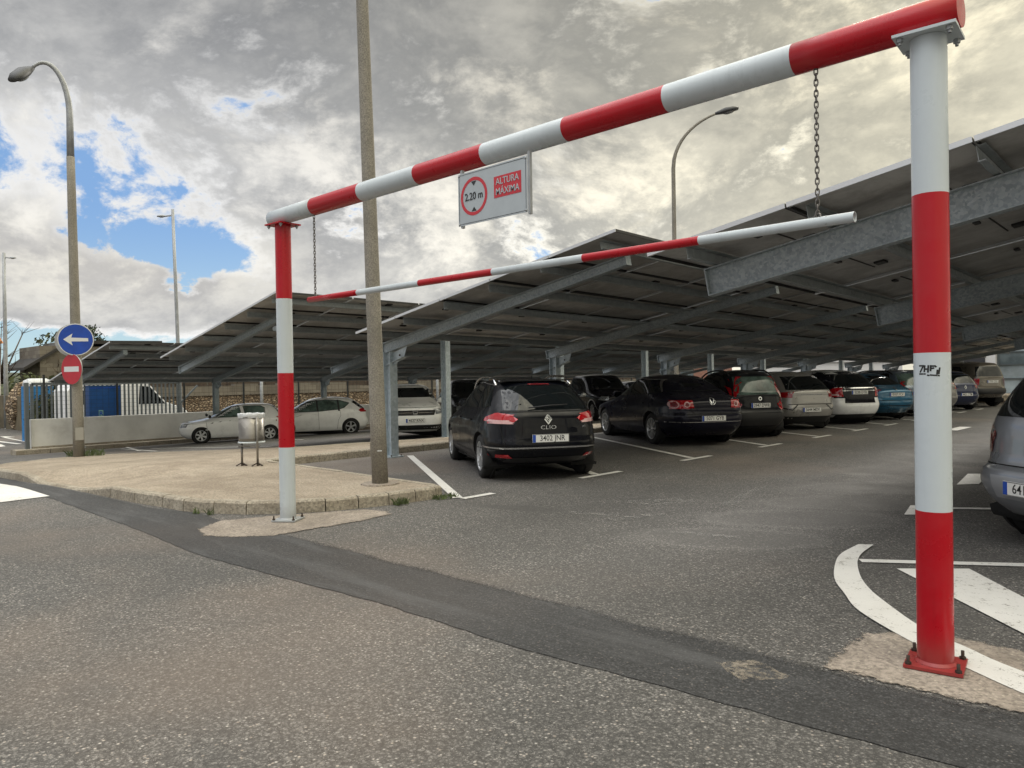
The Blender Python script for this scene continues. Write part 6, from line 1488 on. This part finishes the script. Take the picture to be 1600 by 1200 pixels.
# bench-like dark planters by the glass: leave as street furniture seen through the aisle
for k, (x, y) in enumerate([(-6.3, 48.9), (-4.0, 48.7)]):
    t2 = thing('planter', (x, y, .14), ['dark planter against the glass of the building', 'second dark planter by the glass, nearer the aisle'][k], 'planter'); b = MB(); b.box((x, y, .45), (1.2, .5, .6)); b.build('planter_box', mat('planter_dark', (.04, .04, .045), .7), t2); b = MB(); leaves(b, (x, y, .85), .5, 160, .09, .6); b.build('foliage', M_BUSH, t2, recalc=False)
# brick building and white shed seen under the canopies
def simple_building(name, label, x, y, w, d_, h, m, rot, win=4, roof=None, wm=None):
    t_ = thing(name, (x, y, zg(x)), label, 'building'); rt = Matrix.Rotation(rot, 3, 'Z'); c_ = Vector((x, y, zg(x)))
    b = MB(); b.box(c_+Vector((0, 0, h/2)), (w, d_, h), rt); b.build('wall', m, t_)
    b = MB(); b.box(c_+Vector((0, 0, h+.1)), (w+.4, d_+.4, .2), rt); b.build('roof', roof or M_WCLAD, t_)
    for k in range(win):
        u = (-.5+(k+.5)/win)*w; b = MB(); b.box(c_+rt @ Vector((u, -d_/2-.02, h*.55)), (w/win*.45, .06, h*.3), rt); wo = b.build('window', wm or M_BGL2, t_); b = MB(); b.box(c_+rt @ Vector((u, -d_/2-.06, h*.39)), (w/win*.52, .1, .08), rt); b.build('sill', M_WCLAD, wo)
def make_brick():
    m = bpy.data.materials.new('brick_red'); m.use_nodes = True; t = NT(m.node_tree); p = t.n['Principled BSDF']; o = t.tc(); x, y, z = t.sep(o); q = t.node('ShaderNodeTexBrick'); t.put(q.inputs['Vector'], t.comb(x+y, z, 0.)); q.inputs['Scale'].default_value = 3; q.inputs['Color1'].default_value = (.30, .12, .08, 1); q.inputs['Color2'].default_value = (.22, .09, .065, 1); q.inputs['Mortar'].default_value = (.3, .26, .22, 1)
    t.put(p.inputs['Base Color'], V(t, q.outputs['Color'])); p.inputs['Roughness'].default_value = .9; return m
simple_building('brick_building', 'red brick building glimpsed under the canopies beyond the far rows', -42, 72, 9, 6, 4.4, make_brick(), .5, 3)
simple_building('white_shed', 'long low white building glimpsed under the canopies beyond the far rows', -30, 78, 14, 6, 3.4, M_WCLAD, .4, 5)
# far hills
def hill(name, x0, y0, x1, y1, h, m, seed, wid=40):
    b = MB(); n_ = 90; vs = []; p, q = Vector((x0, y0)), Vector((x1, y1)); nn_ = Vector((-(q-p).y, (q-p).x)).normalized()*wid
    for k in range(n_+1):
        t_ = k/n_; c_ = p.lerp(q, t_); hh = h*(.45+.55*(mn.noise(Vector((t_*5+seed, 0, 0)))*.5+.5)+.06*mn.noise(Vector((t_*60, seed, 0))))*min(1, 6*t_, 6*(1-t_))
        vs += [(c_.x-nn_.x, c_.y-nn_.y, -1.2), (c_.x-nn_.x*.4, c_.y-nn_.y*.4, hh*.75-1), (c_.x, c_.y, hh-1), (c_.x+nn_.x, c_.y+nn_.y, -1.2)]
    b.add(vs, [(k*4+j, (k+1)*4+j, (k+1)*4+j+1, k*4+j+1) for k in range(n_) for j in range(3)], sm=True); return tag(b.build(name, m), kind='structure')
hill('hills', -260, -40, -120, 190, 8, mat('hill_scrub', (.05, .058, .035), .95, var=.5, vscale=.08, bump=1, bscale=.5), 3)

bpy.data.curves.remove(_fc)
S.render.engine = 'CYCLES'
